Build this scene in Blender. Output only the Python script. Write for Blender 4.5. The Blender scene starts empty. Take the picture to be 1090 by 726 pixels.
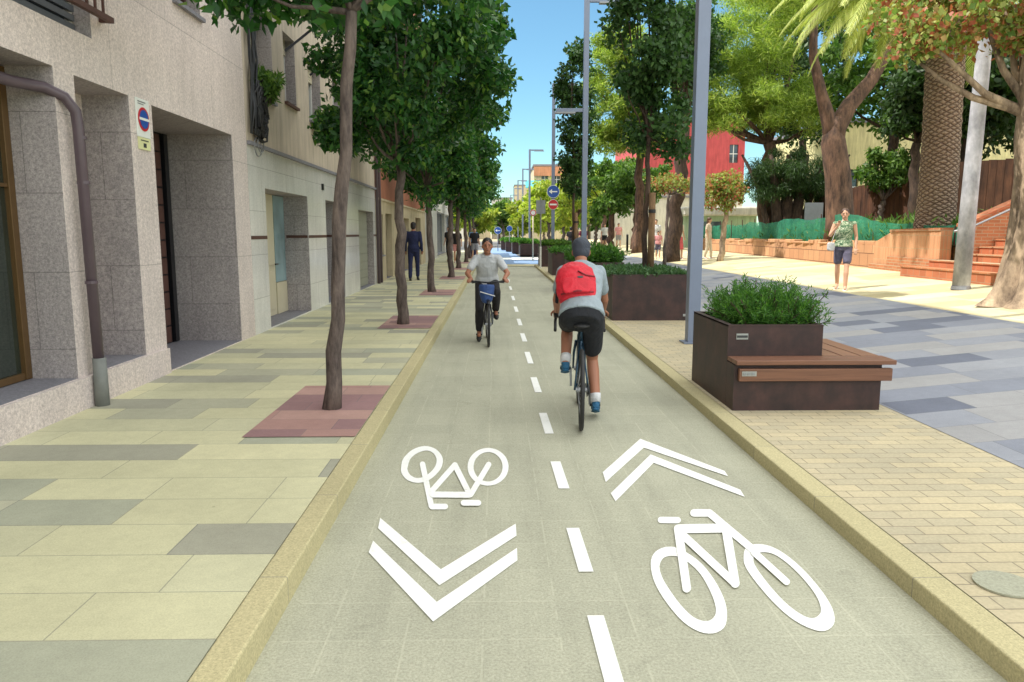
import bpy, math, random
import numpy as np
from mathutils import Vector, Matrix, noise
C = bpy.context.scene
COL = C.collection
R = math.radians
PI = math.pi
random.seed(7)

# ------------------------------------------------------------------ camera, sky, sun, exposure
F = 800.0; CXp = 545.0; CYp = 363.0; HC = 1.55
PITCH = math.atan(115 / F); YAW = math.atan(17 * math.cos(PITCH) / F)
cam = bpy.data.objects.new('camera', bpy.data.cameras.new('camera'))
COL.objects.link(cam)
cam.location = (0, 0, HC); cam.rotation_euler = (PI / 2 - PITCH, 0, -YAW)
cam.data.sensor_width = 36; cam.data.lens = F / 1090 * 36
cam.data.clip_start = 0.1; cam.data.clip_end = 2000
C.camera = cam

SUN_EL = 58.0
w = bpy.data.worlds.new('World'); C.world = w; w.use_nodes = True
nt = w.node_tree; bg = nt.nodes['Background']
sky = nt.nodes.new('ShaderNodeTexSky'); sky.sky_type = 'NISHITA'; sky.sun_disc = False
sky.sun_elevation = R(SUN_EL); sky.sun_rotation = R(-90)
sky.altitude = 0; sky.air_density = 1.0; sky.dust_density = 0.0; sky.ozone_density = 4.0
# bright broken cloud added high above the view to lighten the shaded street
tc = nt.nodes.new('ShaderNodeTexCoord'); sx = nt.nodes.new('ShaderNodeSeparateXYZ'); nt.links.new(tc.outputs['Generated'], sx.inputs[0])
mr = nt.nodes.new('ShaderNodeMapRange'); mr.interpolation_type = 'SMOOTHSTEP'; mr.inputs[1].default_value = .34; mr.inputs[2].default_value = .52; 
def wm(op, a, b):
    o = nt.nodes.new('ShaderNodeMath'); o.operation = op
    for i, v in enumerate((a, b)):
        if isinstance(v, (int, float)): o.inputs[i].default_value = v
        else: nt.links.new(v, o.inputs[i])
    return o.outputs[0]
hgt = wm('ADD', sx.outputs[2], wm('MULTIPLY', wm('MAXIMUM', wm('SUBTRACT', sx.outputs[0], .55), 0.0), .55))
hgt = wm('ADD', hgt, wm('MULTIPLY', wm('MAXIMUM', wm('MULTIPLY', sx.outputs[1], -1.0), 0.0), .3))  # added cloud dips lower to the right and behind the camera
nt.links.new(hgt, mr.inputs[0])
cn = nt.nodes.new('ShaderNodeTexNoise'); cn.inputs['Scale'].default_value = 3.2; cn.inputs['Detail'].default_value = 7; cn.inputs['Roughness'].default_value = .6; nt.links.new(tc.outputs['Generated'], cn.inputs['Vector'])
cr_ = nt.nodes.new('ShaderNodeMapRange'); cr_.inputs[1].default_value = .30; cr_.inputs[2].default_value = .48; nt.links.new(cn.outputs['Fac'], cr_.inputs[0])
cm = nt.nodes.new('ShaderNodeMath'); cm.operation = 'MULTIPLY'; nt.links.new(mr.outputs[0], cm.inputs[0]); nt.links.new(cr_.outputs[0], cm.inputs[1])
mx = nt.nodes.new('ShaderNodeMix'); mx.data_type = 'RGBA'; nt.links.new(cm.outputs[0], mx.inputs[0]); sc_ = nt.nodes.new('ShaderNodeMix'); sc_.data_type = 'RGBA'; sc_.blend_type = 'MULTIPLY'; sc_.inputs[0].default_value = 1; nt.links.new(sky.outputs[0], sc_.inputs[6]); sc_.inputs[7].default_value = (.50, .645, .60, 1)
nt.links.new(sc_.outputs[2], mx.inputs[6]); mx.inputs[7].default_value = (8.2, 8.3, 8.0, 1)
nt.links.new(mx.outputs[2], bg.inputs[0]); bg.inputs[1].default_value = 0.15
sl = bpy.data.lights.new('sun', 'SUN'); sl.energy = 3.0; sl.angle = R(0.5); sl.color = (1, .95, .87)
so = bpy.data.objects.new('sun', sl); COL.objects.link(so)
# sun stands over -X (left of the street), light travels towards +X and down
sd = Vector((math.cos(R(SUN_EL)), 0.02, -math.sin(R(SUN_EL))))
so.rotation_euler = sd.to_track_quat('-Z', 'Y').to_euler(); so.location = (-20, 5, 30)
C.view_settings.view_transform = 'Standard'; C.view_settings.look = 'None'
C.view_settings.gamma = 1; C.view_settings.exposure = 1.0
C.view_settings.use_curve_mapping = False

# ------------------------------------------------------------------ pixel <-> world (survey of the photo)
def ray(px, py):
    x = (px - CXp) / F; y = -(py - CYp) / F; a = PI / 2 - PITCH
    Y = y * math.cos(a) + math.sin(a); Z = y * math.sin(a) - math.cos(a); b = -YAW
    return (x * math.cos(b) - Y * math.sin(b), x * math.sin(b) + Y * math.cos(b), Z)
def gp(px, py, z=0.0):
    d = ray(px, py); t = (z - HC) / d[2]; return (d[0] * t, d[1] * t)
def atY(px, py, Y):
    d = ray(px, py); t = Y / d[1]; return (d[0] * t, HC + d[2] * t)
ZL = .12                                     # left pavement height
def zr(x): return .09 + .09 * min(max(x - 3.3, 0), 6.2)   # right side climbs gently away from the lane

# ------------------------------------------------------------------ materials
def srgb(r, g, b):
    f = lambda c: (c / 255 / 12.92) if c / 255 <= .04045 else ((c / 255 + .055) / 1.055) ** 2.4
    return (f(r), f(g), f(b), 1)
class NM:
    def __init__(s, name, rough=.8, metal=0):
        s.m = bpy.data.materials.new(name); s.m.use_nodes = True; s.t = s.m.node_tree
        s.b = s.t.nodes['Principled BSDF']; s.b.inputs['Roughness'].default_value = rough
        s.b.inputs['Metallic'].default_value = metal
        s.geo = s.t.nodes.new('ShaderNodeNewGeometry')
    def n(s, typ, **k):
        o = s.t.nodes.new('ShaderNode' + typ)
        for a, v in k.items(): setattr(o, a, v)
        return o
    def l(s, a, b): s.t.links.new(a, b)
    def setin(s, node, i, v):
        if hasattr(v, 'links') or isinstance(v, bpy.types.NodeSocket): s.l(v, node.inputs[i])
        else: node.inputs[i].default_value = v
    def math(s, op, a, b=0, c=None):
        o = s.n('Math', operation=op); s.setin(o, 0, a); s.setin(o, 1, b)
        if c is not None: s.setin(o, 2, c)
        return o.outputs[0]
    def pos(s): return s.geo.outputs['Position']
    def objco(s): return s.n('TexCoord').outputs['Object']
    def xyz(s, v=None):
        o = s.n('SeparateXYZ'); s.l(v or s.pos(), o.inputs[0]); return o.outputs
    def comb(s, x, y, z=0):
        o = s.n('CombineXYZ'); s.setin(o, 0, x); s.setin(o, 1, y); s.setin(o, 2, z); return o.outputs[0]
    def noise(s, scale, detail=4, rough=.6, vec=None, dist=0):
        o = s.n('TexNoise'); o.inputs['Scale'].default_value = scale; o.inputs['Detail'].default_value = detail
        o.inputs['Roughness'].default_value = rough; o.inputs['Distortion'].default_value = dist
        s.l(vec if vec is not None else s.pos(), o.inputs['Vector']); return o.outputs['Fac']
    def ramp(s, fac, stops, interp='LINEAR'):
        o = s.n('ValToRGB'); e = o.color_ramp.elements; o.color_ramp.interpolation = interp
        while len(e) < len(stops): e.new(.5)
        for i, (p, c) in enumerate(stops):
            e[i].position = p; e[i].color = c if len(c) == 4 else (*c, 1)
        s.l(fac, o.inputs[0]); return o.outputs[0]
    def mix(s, fac, a, b, mode='MIX'):
        o = s.n('Mix', data_type='RGBA', blend_type=mode); s.setin(o, 0, fac)
        for i, v in ((6, a), (7, b)):
            if isinstance(v, bpy.types.NodeSocket): s.l(v, o.inputs[i])
            else: o.inputs[i].default_value = v if len(v) == 4 else (*v, 1)
        return o.outputs[2]
    def col(s, c):
        if isinstance(c, bpy.types.NodeSocket): s.l(c, s.b.inputs['Base Color'])
        else: s.b.inputs['Base Color'].default_value = c
        return s
    def bump(s, h, strength=.3, dist=.01):
        o = s.n('Bump'); o.inputs['Strength'].default_value = strength; o.inputs['Distance'].default_value = dist
        s.l(h, o.inputs['Height']); s.l(o.outputs[0], s.b.inputs['Normal']); return s
G = lambda v: (v, v, v, 1)
def mul(c, k): return (c[0] * k, c[1] * k, c[2] * k, 1)

def plain(name, c, rough=.7, metal=0, var=.12, scale=30, bump=.15):
    s = NM(name, rough, metal); co = s.objco()
    n1 = s.noise(scale, 5, .65, co); n2 = s.noise(scale * .12 + .6, 3, .5, co)
    f = s.math('ADD', s.math('MULTIPLY', n1, .5), s.math('MULTIPLY', n2, .5))
    s.col(s.ramp(f, [(.25, mul(c, 1 - var * 2)), (.75, mul(c, 1 + var))]))
    if bump: s.bump(n1, bump, .003)
    return s.m

def granite(name, lo, hi, joint=True, bw=1.2, bh=.62, rough=.62):
    s = NM(name, rough)
    n = s.noise(38, 6, .8); n2 = s.noise(110, 2, .5); n3 = s.noise(.9, 4, .6)
    f = s.math('ADD', s.math('MULTIPLY', n, .7), s.math('MULTIPLY', n2, .3))
    c = s.ramp(f, [(.36, lo), (.5, mul([(a + b) / 2 for a, b in zip(lo[:3], hi[:3])], 1.0)), (.62, hi)])
    c = s.mix(1, c, s.ramp(n3, [(.3, G(.86)), (.7, G(1.04))]), 'MULTIPLY')
    x, y, z = s.xyz()
    st = s.noise(3, 5, .7, s.comb(s.math('MULTIPLY', s.math('ADD', x, y), 3), s.math('MULTIPLY', z, .35)))
    c = s.mix(1, c, s.ramp(st, [(.35, G(.9)), (.6, G(1.0))]), 'MULTIPLY')
    if joint:
        b = s.n('TexBrick'); b.inputs['Scale'].default_value = 1; b.inputs['Mortar Size'].default_value = .004
        b.inputs['Brick Width'].default_value = bw; b.inputs['Row Height'].default_value = bh
        b.inputs['Color1'].default_value = G(.96); b.inputs['Color2'].default_value = G(1.04); b.inputs['Mortar'].default_value = G(.6)
        b.offset = .5
        s.l(s.comb(s.math('ADD', x, y), z), b.inputs['Vector'])
        c = s.mix(1, c, b.outputs['Color'], 'MULTIPLY')
    s.col(c).bump(n, .15, .004); return s.m

def spots(s, scale, size, dark=.72):
    v = s.n('TexVoronoi'); v.inputs['Scale'].default_value = scale; s.l(s.pos(), v.inputs['Vector'])
    v2 = s.n('TexWhiteNoise', noise_dimensions='3D'); s.l(v.outputs['Position'], v2.inputs['Vector'])
    return s.ramp(s.math('ADD', v.outputs['Distance'], s.math('MULTIPLY', v2.outputs['Value'], size * 1.4)), [(size * .8, G(dark)), (size, G(1))])
def slabs(name, sx, sy, cols, joint=.006, seed=0, dirt=.12, rough=.85):
    """large rectangular pavers, rows across the street; each takes one of cols"""
    s = NM(name, rough); x, y, z = s.xyz()
    row = s.math('FLOOR', s.math('DIVIDE', y, sy))
    wn = s.n('TexWhiteNoise', noise_dimensions='1D'); s.l(s.math('ADD', row, seed + .5), wn.inputs['W'])
    # width of the slabs changes from row to row
    wv = s.math('MULTIPLY', s.math('ADD', s.math('FLOOR', s.math('MULTIPLY', wn.outputs[0], 2.99)), 2.2), sx * .33)
    u = s.math('DIVIDE', s.math('ADD', x, s.math('MULTIPLY', wn.outputs[0], 7.3)), wv)
    col = s.math('FLOOR', u)
    w2 = s.n('TexWhiteNoise', noise_dimensions='2D'); s.l(s.comb(s.math('ADD', col, seed), row), w2.inputs['Vector'])
    tot = 0; st = []
    for p, c in cols: st.append((tot, c)); tot += p
    c = s.ramp(w2.outputs['Value'], st, 'CONSTANT')
    w3 = s.n('TexWhiteNoise', noise_dimensions='2D'); s.l(s.comb(s.math('ADD', col, 31 + seed), row), w3.inputs['Vector'])
    c = s.mix(1, c, s.ramp(w3.outputs['Value'], [(0, G(.95)), (1, G(1.04))]), 'MULTIPLY')
    # joints
    fu = s.math('MULTIPLY', s.math('FRACT', u), wv); fv = s.math('MULTIPLY', s.math('FRACT', s.math('DIVIDE', y, sy)), sy)
    j = s.math('MAXIMUM', s.math('LESS_THAN', fu, joint), s.math('LESS_THAN', fv, joint))
    c = s.mix(s.math('MULTIPLY', j, .55), c, G(.13))
    g1 = s.noise(160, 3, .8); g2 = s.noise(1.3, 5, .6); g3 = s.noise(14, 4, .7)
    c = s.mix(1, c, s.ramp(g1, [(.3, G(.82)), (.5, G(1)), (.7, G(1.12))]), 'MULTIPLY')
    c = s.mix(1, c, s.ramp(g2, [(.3, G(1 - dirt)), (.65, G(1.05))]), 'MULTIPLY')
    c = s.mix(1, c, s.ramp(g3, [(.3, G(.94)), (.65, G(1.03))]), 'MULTIPLY')
    c = s.mix(1, c, spots(s, 4.3, .05), 'MULTIPLY')
    s.col(c).bump(g1, .2, .003); return s.m

def gritty(name, c, amt=.18, scale=170, grid=None, rough=.9, patch=.08, blotch=None, joints=None, stains=False):
    s = NM(name, rough); n = s.noise(scale, 3, .85); n2 = s.noise(1.1, 5, .6); n3 = s.noise(22, 3, .6)
    k = s.ramp(n, [(.32, mul(c, 1 - amt)), (.5, c), (.68, mul(c, 1 + amt))])
    k = s.mix(1, k, s.ramp(n2, [(.3, G(1 - patch)), (.7, G(1 + patch * .6))]), 'MULTIPLY')
    k = s.mix(1, k, s.ramp(n3, [(.3, G(.95)), (.7, G(1.04))]), 'MULTIPLY')
    if grid:
        x, y, z = s.xyz()
        fx = s.math('FRACT', s.math('DIVIDE', s.math('ADD', x, .06), grid[0])); fy = s.math('FRACT', s.math('DIVIDE', y, grid[1]))
        j = s.math('MAXIMUM', s.math('LESS_THAN', fx, .008 / grid[0]), s.math('LESS_THAN', fy, .008 / grid[1]))
        br = s.math('GREATER_THAN', s.noise(5, 3, .6), .47)
        k = s.mix(s.math('MULTIPLY', s.math('MULTIPLY', j, br), .28), k, mul(c, 1.5)) if not joints else s.mix(s.math('MULTIPLY', j, joints[0]), k, G(joints[1]))
        fl = s.n('TexWhiteNoise', noise_dimensions='2D')
        s.l(s.comb(s.math('FLOOR', s.math('DIVIDE', s.math('ADD', x, .06), grid[0])), s.math('FLOOR', s.math('DIVIDE', y, grid[1]))), fl.inputs['Vector'])
        k = s.mix(1, k, s.ramp(fl.outputs['Value'], [(0, G(.97)), (1, G(1.025))]), 'MULTIPLY')
    if stains:
        x, y, z = s.xyz()
        v = s.noise(1.0, 5, .65, s.comb(s.math('MULTIPLY', x, 5), s.math('MULTIPLY', y, .35)))
        k = s.mix(1, k, s.ramp(v, [(.34, G(.9)), (.5, G(1)), (.7, G(1.05))]), 'MULTIPLY')
        v = s.noise(2.6, 6, .75); k = s.mix(1, k, s.ramp(v, [(.30, G(.84)), (.40, G(1))]), 'MULTIPLY')
        k = s.mix(1, k, spots(s, 3.1, .05), 'MULTIPLY')
    s.col(k).bump(n, .35, .004); return s.m

def bricks(name, c1, c2, mort, bw, bh, ms=.006, mode='floor', rough=.85, offset=.5):
    s = NM(name, rough); x, y, z = s.xyz()
    v = s.comb(x, y) if mode == 'floor' else s.comb(s.math('ADD', x, y), z)
    b = s.n('TexBrick'); b.inputs['Scale'].default_value = 1; b.inputs['Mortar Size'].default_value = ms
    b.inputs['Brick Width'].default_value = bw; b.inputs['Row Height'].default_value = bh; b.offset = offset
    b.inputs['Color1'].default_value = c1; b.inputs['Color2'].default_value = c2; b.inputs['Mortar'].default_value = mort
    b.inputs['Mortar Smooth'].default_value = .2
    s.l(v, b.inputs['Vector'])
    n = s.noise(60, 4, .7); n2 = s.noise(1.2, 4, .6)
    c = s.mix(1, b.outputs['Color'], s.ramp(n, [(.3, G(.86)), (.7, G(1.1))]), 'MULTIPLY')
    c = s.mix(1, c, s.ramp(n2, [(.3, G(.88)), (.7, G(1.06))]), 'MULTIPLY')
    s.col(c).bump(b.outputs['Fac'], -.3, .004); return s.m

def leafm(name, cols, trans=.35, rough=.5):
    s = NM(name, rough); g = s.geo
    c = s.ramp(g.outputs['Random Per Island'], [(i / (len(cols) - 1), c) for i, c in enumerate(cols)])
    oi = s.n('ObjectInfo'); c = s.mix(1, c, s.ramp(oi.outputs['Random'], [(0, G(.88)), (1, G(1.12))]), 'MULTIPLY')
    s.col(c); s.b.inputs['Specular IOR Level'].default_value = .35
    t = s.n('BsdfTranslucent'); s.l(s.mix(1, c, (1.45, 1.6, .8, 1), 'MULTIPLY'), t.inputs[0])
    m = s.n('MixShader'); m.inputs[0].default_value = trans
    s.l(s.b.outputs[0], m.inputs[1]); s.l(t.outputs[0], m.inputs[2])
    s.l(m.outputs[0], s.t.nodes['Material Output'].inputs[0]); return s.m

def barkm(name, lo, hi, sc=14, stretch=.25, bump=.8):
    s = NM(name, .9); co = s.objco(); x, y, z = s.xyz(co)
    n = s.noise(sc, 6, .7, s.comb(x, y, s.math('MULTIPLY', z, stretch))); n2 = s.noise(2.2, 4, .6, co)
    c = s.ramp(n, [(.35, lo), (.65, hi)]); c = s.mix(1, c, s.ramp(n2, [(.35, G(.7)), (.65, G(1.15))]), 'MULTIPLY')
    s.col(c).bump(n, bump, .02); return s.m

def glassm(name, c, rough=.06):
    s = NM(name, rough); n = s.noise(1.5, 3, .5)
    s.col(s.ramp(n, [(.3, mul(c, .7)), (.7, mul(c, 1.3))])); s.b.inputs['Specular IOR Level'].default_value = .8
    return s.m

def cortenm(name, lo, hi, rough=.55):
    s = NM(name, rough); n = s.noise(5, 6, .65); x, y, z = s.xyz()
    n2 = s.noise(2.5, 5, .6, s.comb(s.math('MULTIPLY', x, 3), s.math('MULTIPLY', y, 3), s.math('MULTIPLY', z, .7)))
    c = s.ramp(n, [(.3, lo), (.7, hi)]); c = s.mix(1, c, s.ramp(n2, [(.3, G(.75)), (.7, G(1.2))]), 'MULTIPLY')
    s.col(c).bump(s.noise(90, 3, .6), .1, .002); return s.m

M = {}
M['granite'] = granite('pink granite', srgb(176, 163, 161), srgb(244, 230, 223), bw=2.4, bh=1.24)
M['granite_grey'] = granite('grey granite', srgb(124, 118, 120), srgb(196, 186, 184))
M['sill'] = granite('sill stone', srgb(104, 104, 112), srgb(148, 146, 154), False)
M['marble'] = granite('pale marble facing', srgb(204, 202, 198), srgb(234, 231, 226), True, 1.3, .62, .16)
M['stucco'] = None
def stucco(name, c):
    s = NM(name, .92); n = s.noise(45, 5, .7); n2 = s.noise(1.6, 5, .6); x, y, z = s.xyz()
    st = s.noise(2.4, 5, .7, s.comb(s.math('MULTIPLY', s.math('ADD', x, y), 2.4), s.math('MULTIPLY', z, .25)))
    k = s.ramp(n, [(.3, mul(c, .9)), (.7, mul(c, 1.06))]); k = s.mix(1, k, s.ramp(n2, [(.3, G(.86)), (.7, G(1.05))]), 'MULTIPLY')
    k = s.mix(1, k, s.ramp(st, [(.35, G(.74)), (.6, G(1.03))]), 'MULTIPLY')
    s.col(k).bump(n, .4, .004); return s.m
M['stucco'] = stucco('beige stucco', srgb(200, 186, 168))
M['terracotta'] = stucco('terracotta stucco', srgb(176, 112, 84))
M['cream'] = stucco('cream stucco', srgb(206, 190, 158))
M['white_wall'] = stucco('whitewashed wall', srgb(214, 210, 200))
M['paleyellow'] = stucco('pale yellow stucco', srgb(224, 214, 160))
M['redwall'] = stucco('red painted wall', srgb(196, 84, 86))
M['orange'] = stucco('orange painted band', srgb(204, 142, 106))
M['palegreen'] = stucco('pale green panel', srgb(176, 198, 164))
M['pave_l'] = slabs('left pavement slabs', .92, .36, [(.32, srgb(198, 194, 158)), (.16, srgb(192, 189, 156)), (.14, srgb(203, 198, 161)), (.12, srgb(160, 158, 140)), (.12, srgb(166, 167, 146)), (.14, srgb(176, 174, 150))], seed=3)
M['pave_plaza'] = slabs('plaza slabs', .8, .42, [(.30, srgb(146, 149, 158)), (.22, srgb(158, 157, 158)), (.2, srgb(134, 138, 150)), (.16, srgb(151, 153, 160)), (.12, srgb(106, 111, 126))], seed=11)
M['pave_sun'] = slabs('sunlit yellow slabs', 1.2, .6, [(.4, srgb(190, 180, 144)), (.3, srgb(198, 190, 156)), (.3, srgb(182, 170, 132))], seed=5)  # sunlit yellow painted into the slabs beyond the building's shadow edge
M['bricks_floor'] = bricks('small sandy pavers', srgb(196, 182, 148), srgb(178, 168, 142), srgb(140, 130, 108), .21, .105, .004)
M['lane'] = gritty('lane surface', srgb(170, 169, 149), .26, 85, (.3, .3), stains=True)
M['kerb_top'] = gritty('kerb granite yellow', srgb(184, 174, 134), .26, 90, (50, 1.0), joints=(.5, .16))
M['kerb_side'] = M['kerb_top']
def paintm():
    s = NM('white road paint', .8); n = s.noise(55, 4, .75); n2 = s.noise(4, 5, .7); a = s.math('ADD', s.math('MULTIPLY', n, .55), s.math('MULTIPLY', n2, .45))
    s.col(s.ramp(a, [(.30, srgb(176, 176, 160)), (.38, srgb(226, 226, 220)), (.5, srgb(238, 238, 234))])).bump(n, .3, .003); return s.m
M['paint'] = paintm()
M['blue_paint'] = gritty('blue road paint', srgb(112, 138, 172), .08, 60)
M['asphalt'] = gritty('asphalt', srgb(92, 92, 92), .15, 90)
M['pit'] = slabs('terracotta pit pavers', .7, .3, [(.5, srgb(170, 132, 124)), (.25, srgb(148, 114, 114)), (.25, srgb(178, 142, 132))], seed=8)
M['ground'] = gritty('far ground', srgb(150, 140, 112), .1, 20)
M['bark'] = barkm('grey bark', srgb(66, 56, 54), srgb(122, 108, 100))
M['bark_dark'] = barkm('dark bark', srgb(48, 38, 34), srgb(96, 76, 62))
M['bark_pine'] = barkm('reddish pine bark', srgb(56, 42, 36), srgb(124, 94, 76), 7)
M['bark_gnarl'] = barkm('pale gnarled bark', srgb(96, 80, 66), srgb(196, 172, 144), 5, .35, 1)
M['leaf_dark'] = leafm('glossy dark leaves', [srgb(32, 64, 36), srgb(48, 94, 46), srgb(68, 118, 50), srgb(38, 76, 44), srgb(56, 102, 48), srgb(118, 154, 66)], .32, .38)
M['leaf_col'] = leafm('columnar tree leaves', [srgb(42, 70, 38), srgb(58, 90, 46), srgb(78, 112, 58)], .3)
M['leaf_pine'] = leafm('bright pine needles', [srgb(92, 116, 48), srgb(134, 156, 66), srgb(176, 188, 98)], .42)
M['leaf_mid'] = leafm('mid green leaves', [srgb(52, 84, 36), srgb(84, 116, 50), srgb(108, 136, 64)], .35)
M['leaf_yel'] = leafm('yellow green leaves', [srgb(112, 136, 48), srgb(150, 164, 60), srgb(176, 180, 80)], .4)
M['leaf_red'] = leafm('red and green leaves', [srgb(98, 130, 58), srgb(132, 154, 76), srgb(168, 178, 108), srgb(150, 150, 84), srgb(176, 112, 84), srgb(170, 92, 72)], .35)
M['leaf_evergreen'] = leafm('dark evergreen leaves', [srgb(34, 54, 28), srgb(50, 76, 36), srgb(66, 92, 44)], .25)  # the evergreens' own dark green
M['leaf_shrub'] = leafm('shrub needles', [srgb(48, 88, 36), srgb(70, 114, 44), srgb(98, 142, 54)], .3)
M['leaf_grey'] = leafm('grey green herbs', [srgb(70, 104, 70), srgb(96, 128, 86), srgb(60, 94, 62)], .3)
M['palm'] = leafm('palm leaflets', [srgb(136, 150, 70), srgb(172, 182, 100), srgb(200, 206, 136)], .35)
M['corten'] = cortenm('weathered steel', srgb(40, 27, 27), srgb(72, 46, 42))
M['corten_in'] = plain('planter soil', srgb(62, 48, 38), .95, 0, .3, 40, .6)
M['wood_seat'] = None
def woodm(name, c, axis='x'):
    s = NM(name, .5); x, y, z = s.xyz()
    v = s.comb(s.math('MULTIPLY', x, .6), s.math('MULTIPLY', y, 22), s.math('MULTIPLY', z, 22)) if axis == 'x' else s.comb(s.math('MULTIPLY', x, 22), s.math('MULTIPLY', y, .6), s.math('MULTIPLY', z, 22))
    n = s.noise(2.2, 6, .7, v); s.col(s.ramp(n, [(.3, mul(c, .62)), (.5, c), (.72, mul(c, 1.3))])).bump(n, .2, .002); return s.m
M['wood_seat'] = woodm('brown seat boards', srgb(118, 80, 60))
M['wood_seat_y'] = woodm('brown seat boards lengthwise', srgb(134, 94, 70), 'y')
M['stake'] = barkm('round timber stake', srgb(104, 78, 54), srgb(146, 116, 84), 10)
M['post'] = plain('blue grey painted steel', srgb(124, 134, 156), .4, .2, .05, 8, .03)
M['galv'] = plain('galvanised steel', srgb(150, 152, 156), .45, .6, .1, 12, .05)
M['pipe'] = plain('plum brown pipe enamel', srgb(92, 78, 86), .35, 0, .12, 10, .05)
M['pipe_foot'] = plain('grey cast pipe foot', srgb(120, 122, 118), .6, 0, .15, 14)
M['bronze'] = plain('bronze door frame', srgb(108, 82, 50), .4, .4, .15, 10)
M['glass_dark'] = glassm('dark green glass', srgb(38, 46, 40))
M['glass_blue'] = glassm('dark blue glass', srgb(52, 66, 96))
M['glass_pale'] = glassm('pale blue glass', srgb(140, 166, 172), .15)
M['glass_win'] = glassm('window glass', srgb(70, 78, 86))
M['black'] = plain('black rubber', srgb(34, 34, 36), .6, 0, .1, 20)
M['blackmetal'] = plain('black metal', srgb(38, 38, 42), .35, .5, .1, 20, .02)
M['rust'] = plain('rust brown metal', srgb(92, 62, 54), .6, .2, .2, 20)
M['white'] = plain('white enamel', srgb(226, 226, 222), .45, 0, .03, 10, .02)
M['cream_door'] = plain('cream painted door', srgb(206, 196, 170), .5, 0, .05, 6)
M['grey_door'] = plain('grey green sheet door', srgb(150, 150, 134), .5, .1, .08, 5)
M['slate_door'] = plain('slate grey door', srgb(96, 100, 108), .45, .1, .08, 5)
M['brown_door'] = plain('brown door', srgb(86, 62, 54), .5, 0, .1, 8)
M['shutter'] = plain('cream roller shutter', srgb(196, 188, 166), .6, 0, .08, 6)
M['signblue'] = plain('sign blue', srgb(38, 84, 166), .4, 0, .04, 6, 0)
M['signred'] = plain('sign red', srgb(196, 40, 46), .4, 0, .04, 6, 0)
M['signwhite'] = plain('sign white', srgb(232, 234, 230), .4, 0, .03, 6, 0)
M['signyellow'] = plain('sign pale yellow', srgb(222, 222, 170), .4, 0, .03, 6, 0)
M['ink'] = plain('dark ink', srgb(54, 56, 58), .5, 0, .05, 6, 0)
M['plate'] = plain('small metal plate', srgb(170, 172, 170), .35, .5, .08, 20, .02)
M['wallbrick'] = bricks('orange brick', srgb(190, 124, 84), srgb(170, 108, 72), srgb(176, 152, 122), .24, .07, .008, 'wall')
M['soldier'] = bricks('upright orange brick', srgb(212, 156, 116), srgb(196, 138, 98), srgb(184, 156, 122), .075, .3, .008, 'wall', offset=0)
M['block'] = bricks('terracotta wall blocks', srgb(204, 156, 116), srgb(186, 136, 100), srgb(120, 84, 62), .55, .34, .012, 'wall')
M['stepbrick'] = bricks('brick steps', srgb(190, 116, 80), srgb(170, 100, 68), srgb(164, 134, 108), .24, .16, .006, 'wall')
M['fencebrown'] = barkm('brown board fence', srgb(58, 36, 26), srgb(104, 68, 48), 6, .1)
M['skin_tan'] = plain('tanned skin', srgb(160, 108, 84), .55, 0, .06, 12, .03)
M['skin_brown'] = plain('brown skin', srgb(158, 106, 82), .55, 0, .06, 12, .03)
M['skin_fair'] = plain('fair skin', srgb(206, 160, 132), .55, 0, .05, 12, .03)
M['hair_black'] = plain('black hair', srgb(26, 22, 22), .5, 0, .3, 60, .5)
M['hair_brown'] = plain('brown hair', srgb(84, 58, 44), .5, 0, .3, 60, .5)
M['lips'] = plain('lips', srgb(120, 66, 58), .5, 0, .05, 10, 0)
def cloth(name, c, rough=.9):
    s = NM(name, rough); co = s.objco(); n = s.noise(9, 4, .55, co, .6); n1 = s.noise(220, 2, .5, co)
    k = s.ramp(n, [(.3, mul(c, .84)), (.7, mul(c, 1.1))]); s.col(s.mix(1, k, s.ramp(n1, [(.3, G(.94)), (.7, G(1.05))]), 'MULTIPLY')).bump(n, .8, .03); return s.m
M['tee_grey'] = cloth('heather grey cotton', srgb(146, 158, 166))
M['shirt_pale'] = cloth('pale grey shirt', srgb(186, 188, 192))
M['shirt_dark'] = cloth('grey shirt seam', srgb(140, 142, 148))
M['shorts_black'] = cloth('black shorts', srgb(28, 30, 36))
M['shorts_grey'] = cloth('grey shorts', srgb(150, 148, 152))
M['shorts_slate'] = cloth('slate shorts', srgb(96, 92, 112))
M['trousers_black'] = cloth('black trousers', srgb(34, 32, 36))
M['red_bag'] = cloth('red nylon', srgb(202, 24, 46), .6)
M['red_dark'] = cloth('dark red nylon', srgb(130, 20, 36), .6)
M['bag_blue'] = cloth('blue bag nylon', srgb(36, 66, 120), .6)
M['navy'] = cloth('navy suit', srgb(32, 38, 74))
M['shoe_blue'] = cloth('blue trainers', srgb(34, 92, 128), .7)
M['shoe_black'] = cloth('black shoes', srgb(24, 24, 26), .5)
M['shoe_white'] = cloth('white trainers', srgb(214, 214, 214), .6)
M['white_cloth'] = cloth('white cotton', srgb(206, 206, 208))
M['jeans'] = cloth('blue jeans', srgb(102, 134, 170))
M['red_dress'] = cloth('coral red skirt', srgb(206, 92, 96))
M['pink'] = cloth('pink cotton', srgb(214, 150, 150))
M['maroon'] = cloth('maroon cotton', srgb(104, 36, 56))
M['cream_cloth'] = cloth('cream cotton', srgb(208, 192, 168))
M['bike_blue'] = plain('dark teal bike paint', srgb(34, 62, 82), .3, .4, .05, 10, 0)
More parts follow.
